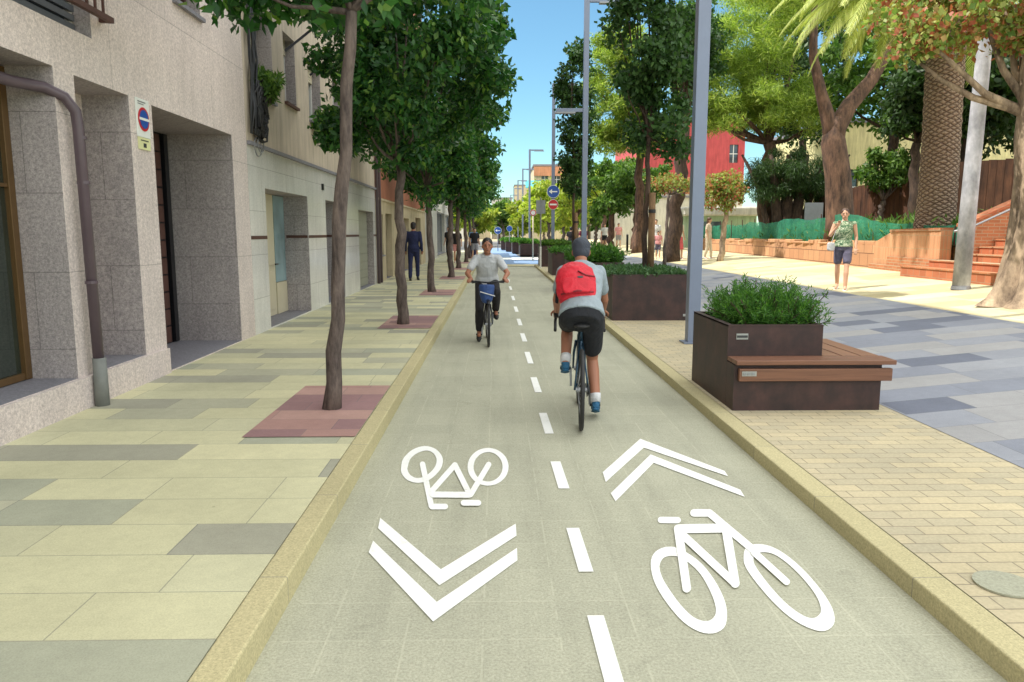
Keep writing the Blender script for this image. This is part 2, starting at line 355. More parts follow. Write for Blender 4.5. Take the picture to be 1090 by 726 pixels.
def floral():
    s = NM('green patterned top', .85); co = s.objco(); v = s.n('TexVoronoi'); v.inputs['Scale'].default_value = 17; s.l(co, v.inputs['Vector'])
    n = s.noise(14, 3, .6, co, 1.5)
    s.col(s.ramp(n, [(.40, srgb(196, 204, 176)), (.47, srgb(92, 124, 88)), (.53, srgb(52, 92, 66)), (.6, srgb(170, 184, 150))])); return s.m
M['floral'] = floral()
def netm():
    s = NM('green shade netting', .7); x, y, z = s.xyz(s.objco())
    u = s.math('ADD', x, y)
    g1 = s.math('LESS_THAN', s.math('FRACT', s.math('MULTIPLY', u, 28)), .45); g2 = s.math('LESS_THAN', s.math('FRACT', s.math('MULTIPLY', z, 28)), .45)
    a = s.math('MAXIMUM', g1, g2)
    n = s.noise(3, 4, .6, s.objco()); s.col(s.ramp(n, [(.3, srgb(28, 120, 96)), (.7, srgb(70, 168, 136))]))
    tl = s.n('BsdfTranslucent'); tl.inputs[0].default_value = srgb(60, 160, 126)
    m0 = s.n('MixShader'); m0.inputs[0].default_value = .4; s.l(s.b.outputs[0], m0.inputs[1]); s.l(tl.outputs[0], m0.inputs[2])
    tr = s.n('BsdfTransparent'); m1 = s.n('MixShader'); s.l(a, m1.inputs[0]); s.l(tr.outputs[0], m1.inputs[1]); s.l(m0.outputs[0], m1.inputs[2])
    s.l(m1.outputs[0], s.t.nodes['Material Output'].inputs[0]); return s.m
M['net'] = netm()
def palmtrunk():
    s = NM('palm trunk', .9); x, y, z = s.xyz(s.objco())
    ang = s.math('ARCTAN2', y, x); a = s.math('ADD', s.math('MULTIPLY', ang, 13 / PI), s.math('MULTIPLY', s.noise(5, 3, .6, s.objco()), 1.6))
    zz = s.math('ADD', s.math('MULTIPLY', z, 19), s.math('MULTIPLY', s.noise(3, 3, .6, s.objco()), 2.0))
    d1 = s.math('PINGPONG', s.math('ADD', a, zz), 1); d2 = s.math('PINGPONG', s.math('SUBTRACT', a, zz), 1)
    h = s.math('MINIMUM', d1, d2); n = s.noise(20, 5, .7, s.objco())
    hh = s.math('ADD', h, s.math('MULTIPLY', n, 1.1))
    s.col(s.ramp(hh, [(.35, srgb(70, 54, 46)), (.8, srgb(118, 96, 80)), (1, srgb(160, 138, 118))])).bump(hh, 1, .05); return s.m
M['palmtrunk'] = palmtrunk()
M['post_dapple'] = barkm('pale grey dappled post', srgb(140, 142, 150), srgb(200, 200, 206), 3, .5, .1)  # mottling paints dappled leaf shade into the post colour

# ------------------------------------------------------------------ object helpers
def tag(o, label=None, cat=None, group=None, kind=None):
    if label: o['label'] = label
    if cat: o['category'] = cat
    if group: o['group'] = group
    if kind: o['kind'] = kind
    return o
def empty(name, label, cat, loc=(0, 0, 0), rz=0, group=None):
    o = bpy.data.objects.new(name, None); COL.objects.link(o); o.location = loc; o.rotation_euler = (0, 0, rz)
    o.empty_display_size = .1
    return tag(o, label, cat, group)
def link(name, me, mat, parent=None, smooth=False, world=False):
    o = bpy.data.objects.new(name, me); COL.objects.link(o)
    if not me.materials:
        for m in (mat if isinstance(mat, (list, tuple)) else [mat]): me.materials.append(m)
    if smooth: me.polygons.foreach_set('use_smooth', [True] * len(me.polygons))
    if parent is not None:
        o.parent = parent
        if world:   # geometry is given in world coordinates
            o.matrix_parent_inverse = (Matrix.Translation(parent.location) @ parent.rotation_euler.to_matrix().to_4x4()).inverted()
    return o
class MB:
    def __init__(s): s.v = []; s.f = []; s.mi = []
    def add(s, vs, fs, mi=0):
        b = len(s.v); s.v += [tuple(v) for v in vs]; s.f += [tuple(i + b for i in f) for f in fs]; s.mi += [mi] * len(fs); return s
    def box(s, x0, x1, y0, y1, z0, z1, mi=0, m=None):
        vs = [(x, y, z) for z in (z0, z1) for y in (y0, y1) for x in (x0, x1)]
        if m is not None: vs = [m @ Vector(v) for v in vs]
        return s.add(vs, [(0, 2, 3, 1), (4, 5, 7, 6), (0, 1, 5, 4), (2, 6, 7, 3), (0, 4, 6, 2), (1, 3, 7, 5)], mi)
    def bar(s, a, b, w, h=None, mi=0, up=(0, 0, 1)):
        a = Vector(a); b = Vector(b); h = h or w; d = (b - a).normalized(); u = Vector(up)
        if abs(d.dot(u)) > .95: u = Vector((0, 1, 0))
        r = d.cross(u).normalized(); u = r.cross(d)
        vs = [p + r * sx * w / 2 + u * sz * h / 2 for p in (a, b) for sx, sz in ((-1, -1), (1, -1), (1, 1), (-1, 1))]
        return s.add(vs, [(0, 1, 2, 3), (7, 6, 5, 4), (0, 4, 5, 1), (1, 5, 6, 2), (2, 6, 7, 3), (3, 7, 4, 0)], mi)
    def tube(s, pts, rad, n=8, mi=0, cap=True, flat=1):
        pts = [Vector(p) for p in pts]; m = len(pts)
        if not hasattr(rad, '__len__'): rad = [rad] * m
        vs = []; pr = None
        for i, p in enumerate(pts):
            d = (pts[min(i + 1, m - 1)] - pts[max(i - 1, 0)]).normalized()
            if pr is None:
                u = Vector((0, 0, 1)) if abs(d.z) < .9 else Vector((1, 0, 0)); pr = d.cross(u).normalized()
            r = (pr - d * pr.dot(d)).normalized(); pr = r; q = d.cross(r)
            for k in range(n):
                a = 2 * PI * k / n; vs.append(p + (r * math.cos(a) + q * math.sin(a) * flat) * rad[i])
        fs = [(i * n + k, i * n + (k + 1) % n, (i + 1) * n + (k + 1) % n, (i + 1) * n + k) for i in range(m - 1) for k in range(n)]
        if cap: fs += [tuple(range(n - 1, -1, -1)), tuple((m - 1) * n + k for k in range(n))]
        return s.add(vs, fs, mi)
    def poly(s, pts, z=None, mi=0):
        vs = [(p[0], p[1], z) for p in pts] if z is not None else pts
        return s.add(vs, [tuple(range(len(vs)))], mi)
    def strip(s, a, b, mi=0):
        n = len(a); return s.add(list(a) + list(b), [(i, i + 1, n + i + 1, n + i) for i in range(n - 1)], mi)
    def disc(s, c, nrm, r, mi=0, n=28, th=.004):
        nrm = Vector(nrm).normalized(); c = Vector(c); return s.tube([c - nrm * th / 2, c + nrm * th / 2], r, n, mi)
    def mesh(s, name):
        me = bpy.data.meshes.new(name); me.from_pydata(s.v, [], s.f)
        if any(s.mi): me.polygons.foreach_set('material_index', s.mi)
        me.update(); return me
    def build(s, name, mat, parent=None, smooth=False, world=False, bevel=0):
        o = link(name, s.mesh(name), mat, parent, smooth, world)
        if bevel:
            b = o.modifiers.new('b', 'BEVEL'); b.width = bevel; b.segments = 2; b.limit_method = 'ANGLE'
        return o
def copy_tree(o, parent=None):
    c = o.copy(); COL.objects.link(c)
    if parent is not None: c.parent = parent
    for ch in [q for q in bpy.data.objects if q.parent == o]: copy_tree(ch, c)
    return c

# ------------------------------------------------------------------ SETTING: ground, lane, pavements
def struct(name, mb, mat, bevel=0): return tag(mb.build(name, mat, bevel=bevel), kind='structure')
struct('ground', MB().poly([(-400, -60), (400, -60), (400, 900), (-400, 900)], -.03), M['ground'])
LX0, LX1 = -.88, 1.78
struct('cycle_lane', MB().poly([(LX0 - .1, -3), (LX1 + .1, -3), (LX1 + .1, 35.2), (LX0 - .1, 35.2)], 0), M['lane'])
k = MB().box(-1.0, -.88, -3, 35.2, -.02, ZL)
struct('kerb', k, M['kerb_top'], bevel=.008)
k = MB().box(1.78, 1.92, -3, 35.2, -.02, .09)
struct('kerb', k, M['kerb_top'], bevel=.008)
struct('pavement', MB().box(-3.4, -1.003, -3, 62, -.02, ZL - .003), M['pave_l'])
struct('pavement', MB().poly([(1.923, -3), (3.3, -3), (3.3, 35.2), (1.923, 35.2)], .088), M['bricks_floor'])
pl = MB()
for (a, b) in ((3.303, 6.75),):
    pl.add([(a, -3, zr(a)), (b, -3, zr(b)), (b, 80, zr(b)), (a, 80, zr(a))], [(0, 1, 2, 3)])
struct('plaza', pl, M['pave_plaza'])
pl = MB(); pl.add([(6.753, -3, zr(6.753)), (9.5, -3, .648), (9.5, 120, .648), (6.753, 120, zr(6.753))], [(0, 1, 2, 3)])
pl.add([(9.5, -3, .648), (60, -3, .648), (60, 120, .648), (9.5, 120, .648)], [(0, 1, 2, 3)])
struct('plaza_walk', pl, M['pave_sun'])
struct('lane_end_band', MB().poly([(-.95, 35.2), (3.3, 35.2), (3.3, 37.2), (-.95, 37.2)], .02), M['kerb_top'])
struct('road', MB().poly([(-40, 37.2), (3.3, 37.2), (3.3, 140), (-40, 140)], .0), M['asphalt'])
struct('blue_crossing', MB().poly([(-1.0, 37.6), (3.3, 37.6), (3.3, 44), (-1.0, 44)], .008), M['blue_paint'])
struct('white_crossing_band', MB().poly([(-1.0, 44.3), (3.3, 44.3), (3.3, 47.5), (-1.0, 47.5)], .008), M['paint'])
struct('blue_crossing', MB().poly([(-.8, 48), (1.6, 48), (.9, 78), (-1.4, 78)], .008), M['blue_paint'])
for i in range(8):
    struct('tree_pit', MB().poly([(-1.80, 5.2 + 6.1 * i), (-1.003, 5.2 + 6.1 * i), (-1.003, 7.0 + 6.1 * i), (-1.80, 7.0 + 6.1 * i)], ZL + .003), M['pit'])
# round manhole cover in the right pavement, bottom right
M['cover'] = gritty('cast cover', srgb(162, 162, 142), .2, 60)
cv = MB().disc((2.13, 2.93, .094), (0, 0, 1), .12, th=.008)
o = tag(cv.build('manhole_cover', M['cover']), 'round grey cover set flush in the small sandy pavers beside the kerb', 'manhole cover')

# lane paint
WG = 'white dashes of the centre line'
dash = [(2.0, 2.87), (3.27, 3.79), (4.41, 4.96), (5.68, 6.36), (7.21, 7.99), (8.85, 9.74), (10.7, 11.6), (12.6, 13.6), (14.8, 15.9), (17.4, 18.6), (20.6, 22.0), (24.2, 25.7), (28, 30), (32.4, 34.4)]
names = ['white dash of the centre line cut by the bottom of the photo', 'white centre dash right of the left chevrons', 'white centre dash between the left bicycle symbol and right chevrons', 'white centre dash level with the rear wheel of the red backpack rider']
for i, (a, b) in enumerate(dash):
    o = MB().poly([(.377, a), (.445, a), (.435, b), (.367, b)], .005).build('lane_dash', M['paint'])
    tag(o, names[i] if i < 4 else ['fifth', 'sixth', 'seventh', 'eighth', 'ninth', 'tenth', 'eleventh', 'twelfth', 'thirteenth', 'farthest and smallest'][i - 4] + ' white dash of the centre line counted from the bottom of the photo', 'road marking', WG)
def stroke(mb, pts, org, sc, wd, z):
    P = [Vector((p[0] / sc + org[0], p[1] / sc + org[1])) for p in pts]; a, b = P
    d = (b - a).normalized(); n = Vector((-d.y, d.x)) * wd / sc / 2
    ov = []
    for k in range(7):
        t = PI * k / 6; ov.append(b + n * math.cos(t) + d * math.sin(t) * n.length)
    for k in range(7):
        t = PI * k / 6; ov.append(a - n * math.cos(t) - d * math.sin(t) * n.length)
    mb.poly([gp(*p) for p in ov], z)
def ring(mb, o_, i_, org, sc, z, n=48):
    def rs(pp):
        c = [sum(p[k] for p in pp) / len(pp) for k in (0, 1)]; m = len(pp); out = []
        for j in range(n):       # closed Catmull-Rom
            t = j / n * m; i = int(t); u = t - i
            q = [Vector(pp[(i + k) % m]) for k in (-1, 0, 1, 2)]
            v = .5 * ((2 * q[1]) + (-q[0] + q[2]) * u + (2 * q[0] - 5 * q[1] + 4 * q[2] - q[3]) * u * u + (-q[0] + 3 * q[1] - 3 * q[2] + q[3]) * u ** 3)
            out.append(gp(v.x / sc + org[0], v.y / sc + org[1]))
        return out
    a = [(x, y, z) for x, y in rs(o_)]; b = [(x, y, z) for x, y in rs(i_)]
    mb.strip(a + a[:1], b + b[:1])
def ell(cx, cy, rx, ry, n=12): return [(cx - rx * math.cos(2 * PI * k / n), cy - ry * math.sin(2 * PI * k / n)) for k in range(n)]
mb = MB(); O = (420, 465); S = 7.786
ring(mb, [(55, 250), (75, 180), (150, 110), (250, 80), (340, 105), (395, 170), (395, 240), (360, 300), (290, 360), (200, 387), (110, 365), (60, 310)],
     [(110, 250), (130, 190), (180, 145), (255, 118), (315, 135), (347, 185), (340, 240), (305, 290), (245, 335), (180, 345), (130, 320), (108, 280)], O, S, .004)
ring(mb, ell(775, 253, 170, 157), ell(775, 253, 120, 122), O, S, .004)
for i, (a, b, wd) in enumerate([((232, 232), (305, 580), 46), ((310, 585), (420, 585), 48), ((310, 455), (500, 240), 46), ((500, 240), (620, 480), 46), ((318, 487), (620, 490), 50), ((630, 490), (780, 238), 46), ((572, 558), (695, 558), 48)]):
    stroke(mb, (a, b), O, S, wd, .0048 + i * .0006)
tag(mb.build('bicycle_symbol', M['paint']), 'white painted bicycle symbol upside down above the left chevrons', 'road marking', 'painted bicycle symbols')
mb = MB(); O = (685, 535); S = 5.005
ring(mb, [(38, 330), (55, 275), (100, 245), (160, 240), (230, 270), (310, 330), (380, 420), (430, 520), (445, 600), (430, 670), (370, 702), (290, 690), (200, 630), (110, 520), (55, 420)],
     [(85, 345), (98, 308), (125, 291), (172, 289), (225, 312), (295, 375), (345, 455), (378, 535), (385, 590), (365, 625), (325, 636), (262, 612), (190, 540), (120, 440), (95, 390)][:15], O, S, .004)
ring(mb, [(533, 300), (545, 245), (600, 225), (680, 238), (770, 290), (870, 380), (960, 490), (1010, 580), (1015, 650), (970, 688), (900, 680), (800, 630), (700, 545), (600, 430), (545, 350)],
     [(586, 315), (592, 285), (635, 268), (700, 282), (775, 335), (855, 415), (918, 498), (943, 560), (940, 596), (905, 620), (850, 606), (770, 550), (690, 468), (628, 390), (598, 345)], O, S, .0041)
for i, (a, b, wd) in enumerate([((92, 97), (182, 98), 34), ((268, 60), (340, 60), 40), ((350, 60), (590, 262), 40), ((185, 146), (420, 142), 48), ((185, 150), (230, 465), 46), ((220, 190), (488, 440), 42), ((440, 150), (488, 440), 48), ((590, 275), (762, 432), 36)]):
    stroke(mb, (a, b), O, S, wd, .0049 + i * .0006)
tag(mb.build('bicycle_symbol', M['paint']), 'large white painted bicycle symbol below the right chevrons', 'road marking', 'painted bicycle symbols')
O = (380, 440); S = 2.096
def chev(pts, label):
    P = [gp(x / S + O[0], y / S + O[1]) for x, y in pts]
    mb = MB(); mb.add([(*p, .005) for p in P], [(0, 1, 4, 5), (1, 2, 3, 4)])
    tag(mb.build('lane_chevron', M['paint']), label, 'road marking', 'painted chevrons')
chev([(52, 235), (187, 350), (354, 248), (356, 275), (184, 386), (47, 258)], 'upper of the two white chevrons in the left half of the lane')
chev([(36, 286), (178, 423), (357, 302), (358, 330), (170, 467), (26, 312)], 'lower of the two white chevrons in the left half of the lane')
chev([(548, 133), (632, 58), (820, 130), (828, 142), (640, 78), (555, 155)], 'white chevron farther from the large bicycle symbol, right lane half')
chev([(566, 180), (655, 93), (855, 172), (865, 188), (662, 112), (577, 198)], 'white chevron just above the large right bicycle symbol')

# ------------------------------------------------------------------ BUILDINGS on the left
XF = -3.4
def facade(y0, y1, z0, z1, ops, mb=None, x=XF, reveal_mi=1, flo_mi=2, bands=()):
    """front plane with openings (ya, yb, za, zb, depth); bands = list of (ztop, material index)"""
    mb = mb or MB()
    ys = sorted({y0, y1, *[o[0] for o in ops], *[o[1] for o in ops]}); zs = sorted({z0, z1, *[o[2] for o in ops], *[o[3] for o in ops], *[b[0] for b in bands]})
    for i in range(len(ys) - 1):
        for j in range(len(zs) - 1):
            cy = (ys[i] + ys[i + 1]) / 2; cz = (zs[j] + zs[j + 1]) / 2
            if any(o[0] < cy < o[1] and o[2] < cz < o[3] for o in ops): continue
            mi = 0
            for zt, m in bands:
                if cz < zt: mi = m; break
            mb.add([(x, ys[i], zs[j]), (x, ys[i + 1], zs[j]), (x, ys[i + 1], zs[j + 1]), (x, ys[i], zs[j + 1])], [(0, 1, 2, 3)], mi)
    for ya, yb, za, zb, d in ops:
        mb.add([(x, ya, za), (x - d, ya, za), (x - d, ya, zb), (x, ya, zb)], [(0, 1, 2, 3)], reveal_mi)
        mb.add([(x, yb, za), (x, yb, zb), (x - d, yb, zb), (x - d, yb, za)], [(0, 1, 2, 3)], reveal_mi)
        mb.add([(x, ya, zb), (x - d, ya, zb), (x - d, yb, zb), (x, yb, zb)], [(0, 1, 2, 3)], reveal_mi)
        mb.add([(x, ya, za), (x, yb, za), (x - d, yb, za), (x - d, ya, za)], [(0, 1, 2, 3)], flo_mi)
    return mb
def shell(mb, y0, y1, z1, x=XF, dep=11, mi=0):
    mb.add([(x, y0, 0), (x - dep, y0, 0), (x - dep, y0, z1), (x, y0, z1)], [(0, 1, 2, 3)], mi)
    mb.add([(x, y1, 0), (x, y1, z1), (x - dep, y1, z1), (x - dep, y1, 0)], [(0, 1, 2, 3)], mi)
    mb.add([(x - dep, y0, 0), (x - dep, y1, 0), (x - dep, y1, z1), (x - dep, y0, z1)], [(0, 1, 2, 3)], mi)
def roof(parent, y0, y1, z1, mat, x=XF, dep=11):
    MB().box(x - dep, x + .12, y0, y1, z1 + .002, z1 + .18).build('roof', mat, parent, world=True)
def window(parent, ya, yb, za, zb, depth, x=XF, frame='white', pane='glass_win', shutter=None, sill=True, mull=True):
    m = MB(); xb = x - depth; t = .05
    m.box(xb, xb + .05, ya, ya + t, za, zb); m.box(xb, xb + .05, yb - t, yb, za, zb)
    m.box(xb, xb + .05, ya + t, yb - t, za, za + t); m.box(xb, xb + .05, ya + t, yb - t, zb - t, zb)
    if mull: m.box(xb, xb + .045, (ya + yb) / 2 - .02, (ya + yb) / 2 + .02, za + t, zb - t)
    f = m.build('window', M[frame], parent, world=True)
    p = MB().box(xb - .03, xb + .012, ya + .01, yb - .01, za + .01, zb - .01).build('pane', M[pane], f); p.matrix_parent_inverse = f.matrix_parent_inverse.copy() if False else Matrix.Translation(-parent.location)
    p.parent = f; p.matrix_parent_inverse = Matrix.Identity(4)
    if shutter:
        s = MB(); n = int((zb - za) * shutter / .05)
        for i in range(n): s.box(xb + .055, xb + .075, ya + .03, yb - .03, zb - .05 * (i + 1) + .006, zb - .05 * i)
        s.box(xb + .053, xb + .062, ya + .03, yb - .03, zb - .05 * n, zb)
        sh = s.build('shutter', M['shutter'], f); sh.matrix_parent_inverse = Matrix.Identity(4)
    if sill: 
        q = MB().box(x - depth + .06, x + .05, ya - .04, yb + .04, za - .045, za - .003).build('sill', M['rust' if sill == 'rust' else 'sill'], f); q.matrix_parent_inverse = Matrix.Identity(4)
    return f
def upper_windows(ops, y0, y1, zs, w=.9, h=1.4, n=4, d=.18):
    st = (y1 - y0) / n
    for z in zs:
        for i in range(n): ops.append((y0 + st * (i + .5) - w / 2, y0 + st * (i + .5) + w / 2, z, z + h, d))

# --- granite building (nearest) ; parents sit at world origin so part geometry is in world coordinates
gb = empty('granite_building', 'speckled pink granite building with deep doorways, nearest on the left', 'building')
ops = [(2.6, 6.08, .38, 2.82, .42), (6.37, 7.28, .38, 2.81, .43), (7.75, 10.02, .13, 2.8, .85), (.6, 2.0, .38, 2.82, .42),
       (4.0, 6.70, 3.17, 5.4, .2), (8.45, 9.17, 4.0, 5.4, .2), (1.2, 2.4, 4.0, 5.4, .2)]
up = []; upper_windows(up, .5, 10.2, (6.8, 9.8, 12.8)); ops_all = ops + up
m = facade(-3, 10.6, .0, 16.4, ops_all); shell(m, -3, 10.6, 16.4)
m.build('wall', [M['granite'], M['granite_grey'], M['sill']], gb)
roof(gb, -3, 10.6, 16.4, M['sill'])
# plinth: stands 3 cm proud under the first bays
MB().box(XF + .002, XF + .035, -3, 7.735, 0.0, .375).build('plinth', M['granite'], gb)
# glass entrance
d = MB(); xb = XF - .42
for a, b in ((6.0, 6.075), (5.12, 5.24), (4.1, 4.2), (3.1, 3.2), (2.62, 2.7)): d.box(xb, xb + .06, a, b, .385, 2.81)
for z0, z1 in ((.385, .44), (2.6, 2.66), (1.9, 1.93)): d.box(xb + .003, xb + .05, 2.7, 6.0, z0, z1)
dr = d.build('door', M['bronze'], gb, bevel=.004)
MB().box(xb - .03, xb + .02, 2.61, 6.07, .386, 2.815).build('pane', M['glass_dark'], dr)
MB().tube([(xb + .1, 5.3, .9), (xb + .1, 5.3, 1.7)], .015).build('handle', M['galv'], dr)
MB().box(xb - .05, xb, .6, 2.0, .38, 2.82).build('door', M['glass_dark'], gb)
# niche with narrow inner window
xn = XF - .43
m = facade(6.37, 7.28, .38, 2.81, [(6.45, 6.92, .42, 2.18, .3)], x=xn)
m.box(xn - .31, xn - .3, 6.4, 7.0, .4, 2.3, 1)
m.build('niche_lining', [M['granite'], M['granite_grey'], M['sill']], gb)
# garage bay
xg = XF - .85
g = MB().box(xg - .05, xg + .0, 7.75, 10.02, .13, 2.8); g = g.build('garage_door', M['blackmetal'], gb)
m = MB()
for i in range(12): m.box(xg + .002, xg + .02, 7.78, 9.8, .15 + i * .22, .35 + i * .22)
m.build('garage_panel', M['rust'], g); MB().box(xg + .003, xg + .05, 9.86, 9.97, .14, 2.79).build('guide_rail', M['blackmetal'], g)
MB().box(xg + .02, xg + .05, 9.4, 9.5, .95, 1.2).build('handle', M['plate'], g)
# balcony door and its railing
window(gb, 4.0, 6.7, 3.17, 5.4, .2, sill=False, pane='glass_win')
s = MB()
for i in range(30): s.box(XF - .14, XF - .11, 5.8, 6.66, 3.22 + i * .075, 3.27 + i * .075)
s.build('louvre_shutter', M['slate_door'], gb)
r = MB(); r.bar((XF + .09, 3.4, 3.36), (XF + .09, 6.88, 3.36), .045); r.bar((XF + .09, 6.86, 3.36), (XF - .01, 6.86, 3.36), .04); r.bar((XF + .09, 3.4, 4.2), (XF + .09, 6.88, 4.2), .04)
for i in range(26): r.bar((XF + .09, 3.5 + i * .13, 3.38), (XF + .09, 3.5 + i * .13, 4.19), .018)
r.bar((XF + .09, 6.86, 4.2), (XF - .01, 6.86, 4.2), .04)
r.build('railing', M['rust'], gb)
window(gb, 8.45, 9.17, 4.0, 5.4, .2, frame='brown_door'); window(gb, 1.2, 2.4, 4.0, 5.4, .2)
for o in up: window(gb, *o[:4], .18)
# downpipe fixed to the wall
p = MB(); xp = XF + .085
arc = [(xp - .33, 3.0, 2.62), (xp - .3, 4.5, 2.63), (xp - .24, 5.85, 2.64)]
p.tube([(XF - .2, 2.2, 2.66), (XF - .2, 5.0, 2.66), (XF - .17, 5.85, 2.66), (XF - .06, 6.05, 2.655), (XF + .04, 6.14, 2.60), (xp, 6.2, 2.50), (xp, 6.22, 2.38), (xp, 6.25, .5)], [.043] * 8, 14)
pp = p.build('drain_pipe', M['pipe'], gb, smooth=True)
for z in (2.3, 1.95, 1.15): MB().tube([(xp, 6.235, z - .012), (xp, 6.235, z + .012)], .05, 14).build('pipe_collar', M['pipe'], pp)
MB().tube([(xp + .005, 6.25, .09), (xp + .005, 6.25, .52)], [.058, .054], 14).build('pipe_foot', M['pipe_foot'], pp, smooth=True)
# no-parking plate on the pier
sg = empty('no_parking_sign', 'white no parking plate with round blue and red symbol on granite pier', 'sign', (XF + .001, 7.53, 2.58))
MB().box(0, .012, -.135, .135, -.12, .24).build('plate', M['signwhite'], sg, bevel=.003)
MB().box(0, .011, -.12, .12, -.235, -.123).build('lower_plate', M['signyellow'], sg)
MB().disc((.016, 0, .05), (1, 0, 0), .112, th=.004).build('red_ring', M['signred'], sg)
MB().disc((.02, 0, .05), (1, 0, 0), .088, th=.004).build('blue_disc', M['signblue'], sg)
MB().box(.0205, .0235, -.1, .1, .038, .062).build('white_bar', M['signwhite'], sg)
def text(body, size, loc, rot, mat, parent, name='lettering', ext=.001):
    cu = bpy.data.curves.new(name, 'FONT'); cu.body = body; cu.size = size; cu.align_x = 'CENTER'; cu.align_y = 'CENTER'; cu.extrude = ext
    o = bpy.data.objects.new(name, cu); COL.objects.link(o)
    bpy.context.view_layer.update(); me = bpy.data.meshes.new_from_object(o.evaluated_get(bpy.context.evaluated_depsgraph_get()))
    bpy.data.objects.remove(o); me.transform(Matrix.Translation(loc) @ rot.to_4x4()); me.materials.clear()
    return link(name, me, mat, parent)
RX = Matrix(((0, 0, 1), (1, 0, 0), (0, 1, 0)))   # text facing +X
MB().box(.0115, .013, -.08, .08, -.155, -.145).box(.0115, .013, -.03, .03, -.215, -.175).build('symbol', M['ink'], sg)
MB().box(.0125, .014, -.1, .06, .205, .215).box(.0125, .014, -.1, .02, .185, .193).build('print', M['galv'], sg)

# --- second building
b2 = empty('stone_faced_building', 'beige stucco building with pale marble ground floor beside the granite building', 'building')
ops = [(11.35, 13.85, .14, 2.2, .45), (15.3, 17.0, .14, 2.2, .45), (18.9, 21.15, .13, 2.12, .2)]
w2 = [(10.95, 12.0, 3.52, 4.75, .3), (12.65, 13.35, 3.66, 4.75, .22), (14.25, 15.2, 3.6, 4.68, .22), (16.3, 17.2, 3.66, 4.7, .22), (18.6, 19.5, 3.66, 4.7, .22)]
up = []; upper_windows(up, 10.8, 21.5, (6.6, 9.4, 12.3), n=4)
m = facade(10.602, 21.6, 0, 16.4, ops + w2 + up, bands=[(2.76, 3)], mb=None)
# split front at 2.76 so the marble ends on the ledge
shell(m, 10.602, 21.6, 16.4)
m.build('wall', [M['stucco'], M['granite_grey'], M['sill'], M['marble']], b2)
roof(b2, 10.602, 21.6, 16.4, M['sill'])
MB().box(XF + .002, XF + .055, 10.61, 21.6, 2.75, 2.80).build('ledge', M['sill'], b2)
for a, b in ((10.61, 11.34), (13.86, 15.29), (17.01, 18.89), (21.16, 21.6)): MB().box(XF + .001, XF + .006, a, b, 1.46, 1.51).build('stone_band', M['rust'], b2)
for b in (13.848, 16.998): MB().box(XF - .4, XF - .02, b - .013, b, 1.46, 1.51).build('stone_band', M['rust'], b2)
xb = XF - .44
dr = MB().box(xb - .06, xb, 11.36, 13.2, .145, 2.195).build('door', M['cream_door'], b2)
s = MB()
for a, b in ((11.5, 12.3), (12.36, 13.16)):
    for z0, z1 in ((.25, .9), (1.0, 2.1)): s.box(xb + .001, xb + .02, a + .08, b - .08, z0, z1)
s.build('door_panel', M['cream_door'], dr, bevel=.006); MB().bar((xb + .07, 12.98, 1.02), (xb + .07, 13.12, 1.02), .025).build('handle', M['blackmetal'], dr)
MB().box(xb - .05, xb + .01, 13.21, 13.84, .7, 2.19).build('side_window', M['glass_pale'], b2)
MB().box(xb - .05, xb + .02, 13.21, 13.84, .145, .69).build('side_panel', M['cream_door'], b2)
dr = MB().box(xb - .06, xb, 15.31, 16.99, .145, 2.195).build('door', M['slate_door'], b2)
MB().bar((xb + .05, 15.5, 1.0), (xb + .05, 15.5, 1.2), .03).build('handle', M['galv'], dr)
dr = MB().box(XF - .25, XF - .19, 18.91, 21.14, .135, 2.115).build('garage_door', M['grey_door'], b2)
s = MB()
for i in range(9): s.box(XF - .189, XF - .175, 18.93, 21.12, .15 + i * .215, .35 + i * .215)
s.build('garage_panel', M['grey_door'], dr)
window(b2, *w2[0][:4], .3, shutter=.75); window(b2, *w2[1][:4], .22, sill='rust', shutter=.25); window(b2, *w2[2][:4], .22, shutter=.3); window(b2, *w2[3][:4], .22); window(b2, *w2[4][:4], .22)
for o in up: window(b2, *o[:4], .18, shutter=.4)
MB().box(XF, XF + .03, 15.0, 15.1, 2.38, 2.5).build('door_lamp', M['blackmetal'], b2)
for y, z in ((10.98, 4.35), (12.72, 4.45), (14.35, 4.4)):
    MB().bar((XF + .01, y, z), (XF + .55, y + .12, z + .46), .035).build('awning_arm', M['blackmetal'], b2)
# drain pipe between second and third
MB().tube([(XF + .06, 21.55, .12), (XF + .06, 21.55, 9)], .045, 10).build('drain_pipe', M['pipe'], b2, smooth=True)

# cables on the party wall
rng = random.Random(4)
M['cable'] = plain('weathered grey black cable', srgb(54, 56, 62), .6, 0, .3, 9)
cb = empty('cable_bundle', 'tangled black cables and coil hanging on the wall beside the granite building', 'cables', (XF, 10.85, 3.3))
m = MB()
for i in range(13):
    y0 = -.22 + rng.random() * .3; pts = []
    for t in range(12):
        z = -.4 + t * .34; pts.append((.05 + .05 * rng.random(), y0 + .06 * math.sin(t * 1.7 + i) + .04 * rng.random(), z))
    m.tube(pts, .008 + .01 * rng.random(), 6)
m.build('cable', M['cable'], cb, smooth=True)
m = MB()
for i in range(26):
    r0 = .16 + .2 * rng.random(); cy = .12 + .12 * rng.random(); cz = -.16 + .2 * rng.random()
    m.tube([(.05 + .09 * rng.random(), cy + .5 * r0 * math.cos(a * PI / 8), cz + r0 * math.sin(a * PI / 8)) for a in range(17)], .012 + .008 * rng.random(), 6)
m.build('coil', M['black'], cb, smooth=True)
MB().box(.02, .13, -.05, .15, -.3, -.02).box(.02, .12, .2, .34, -.2, .12).build('junction_box', M['blackmetal'], cb, bevel=.01)
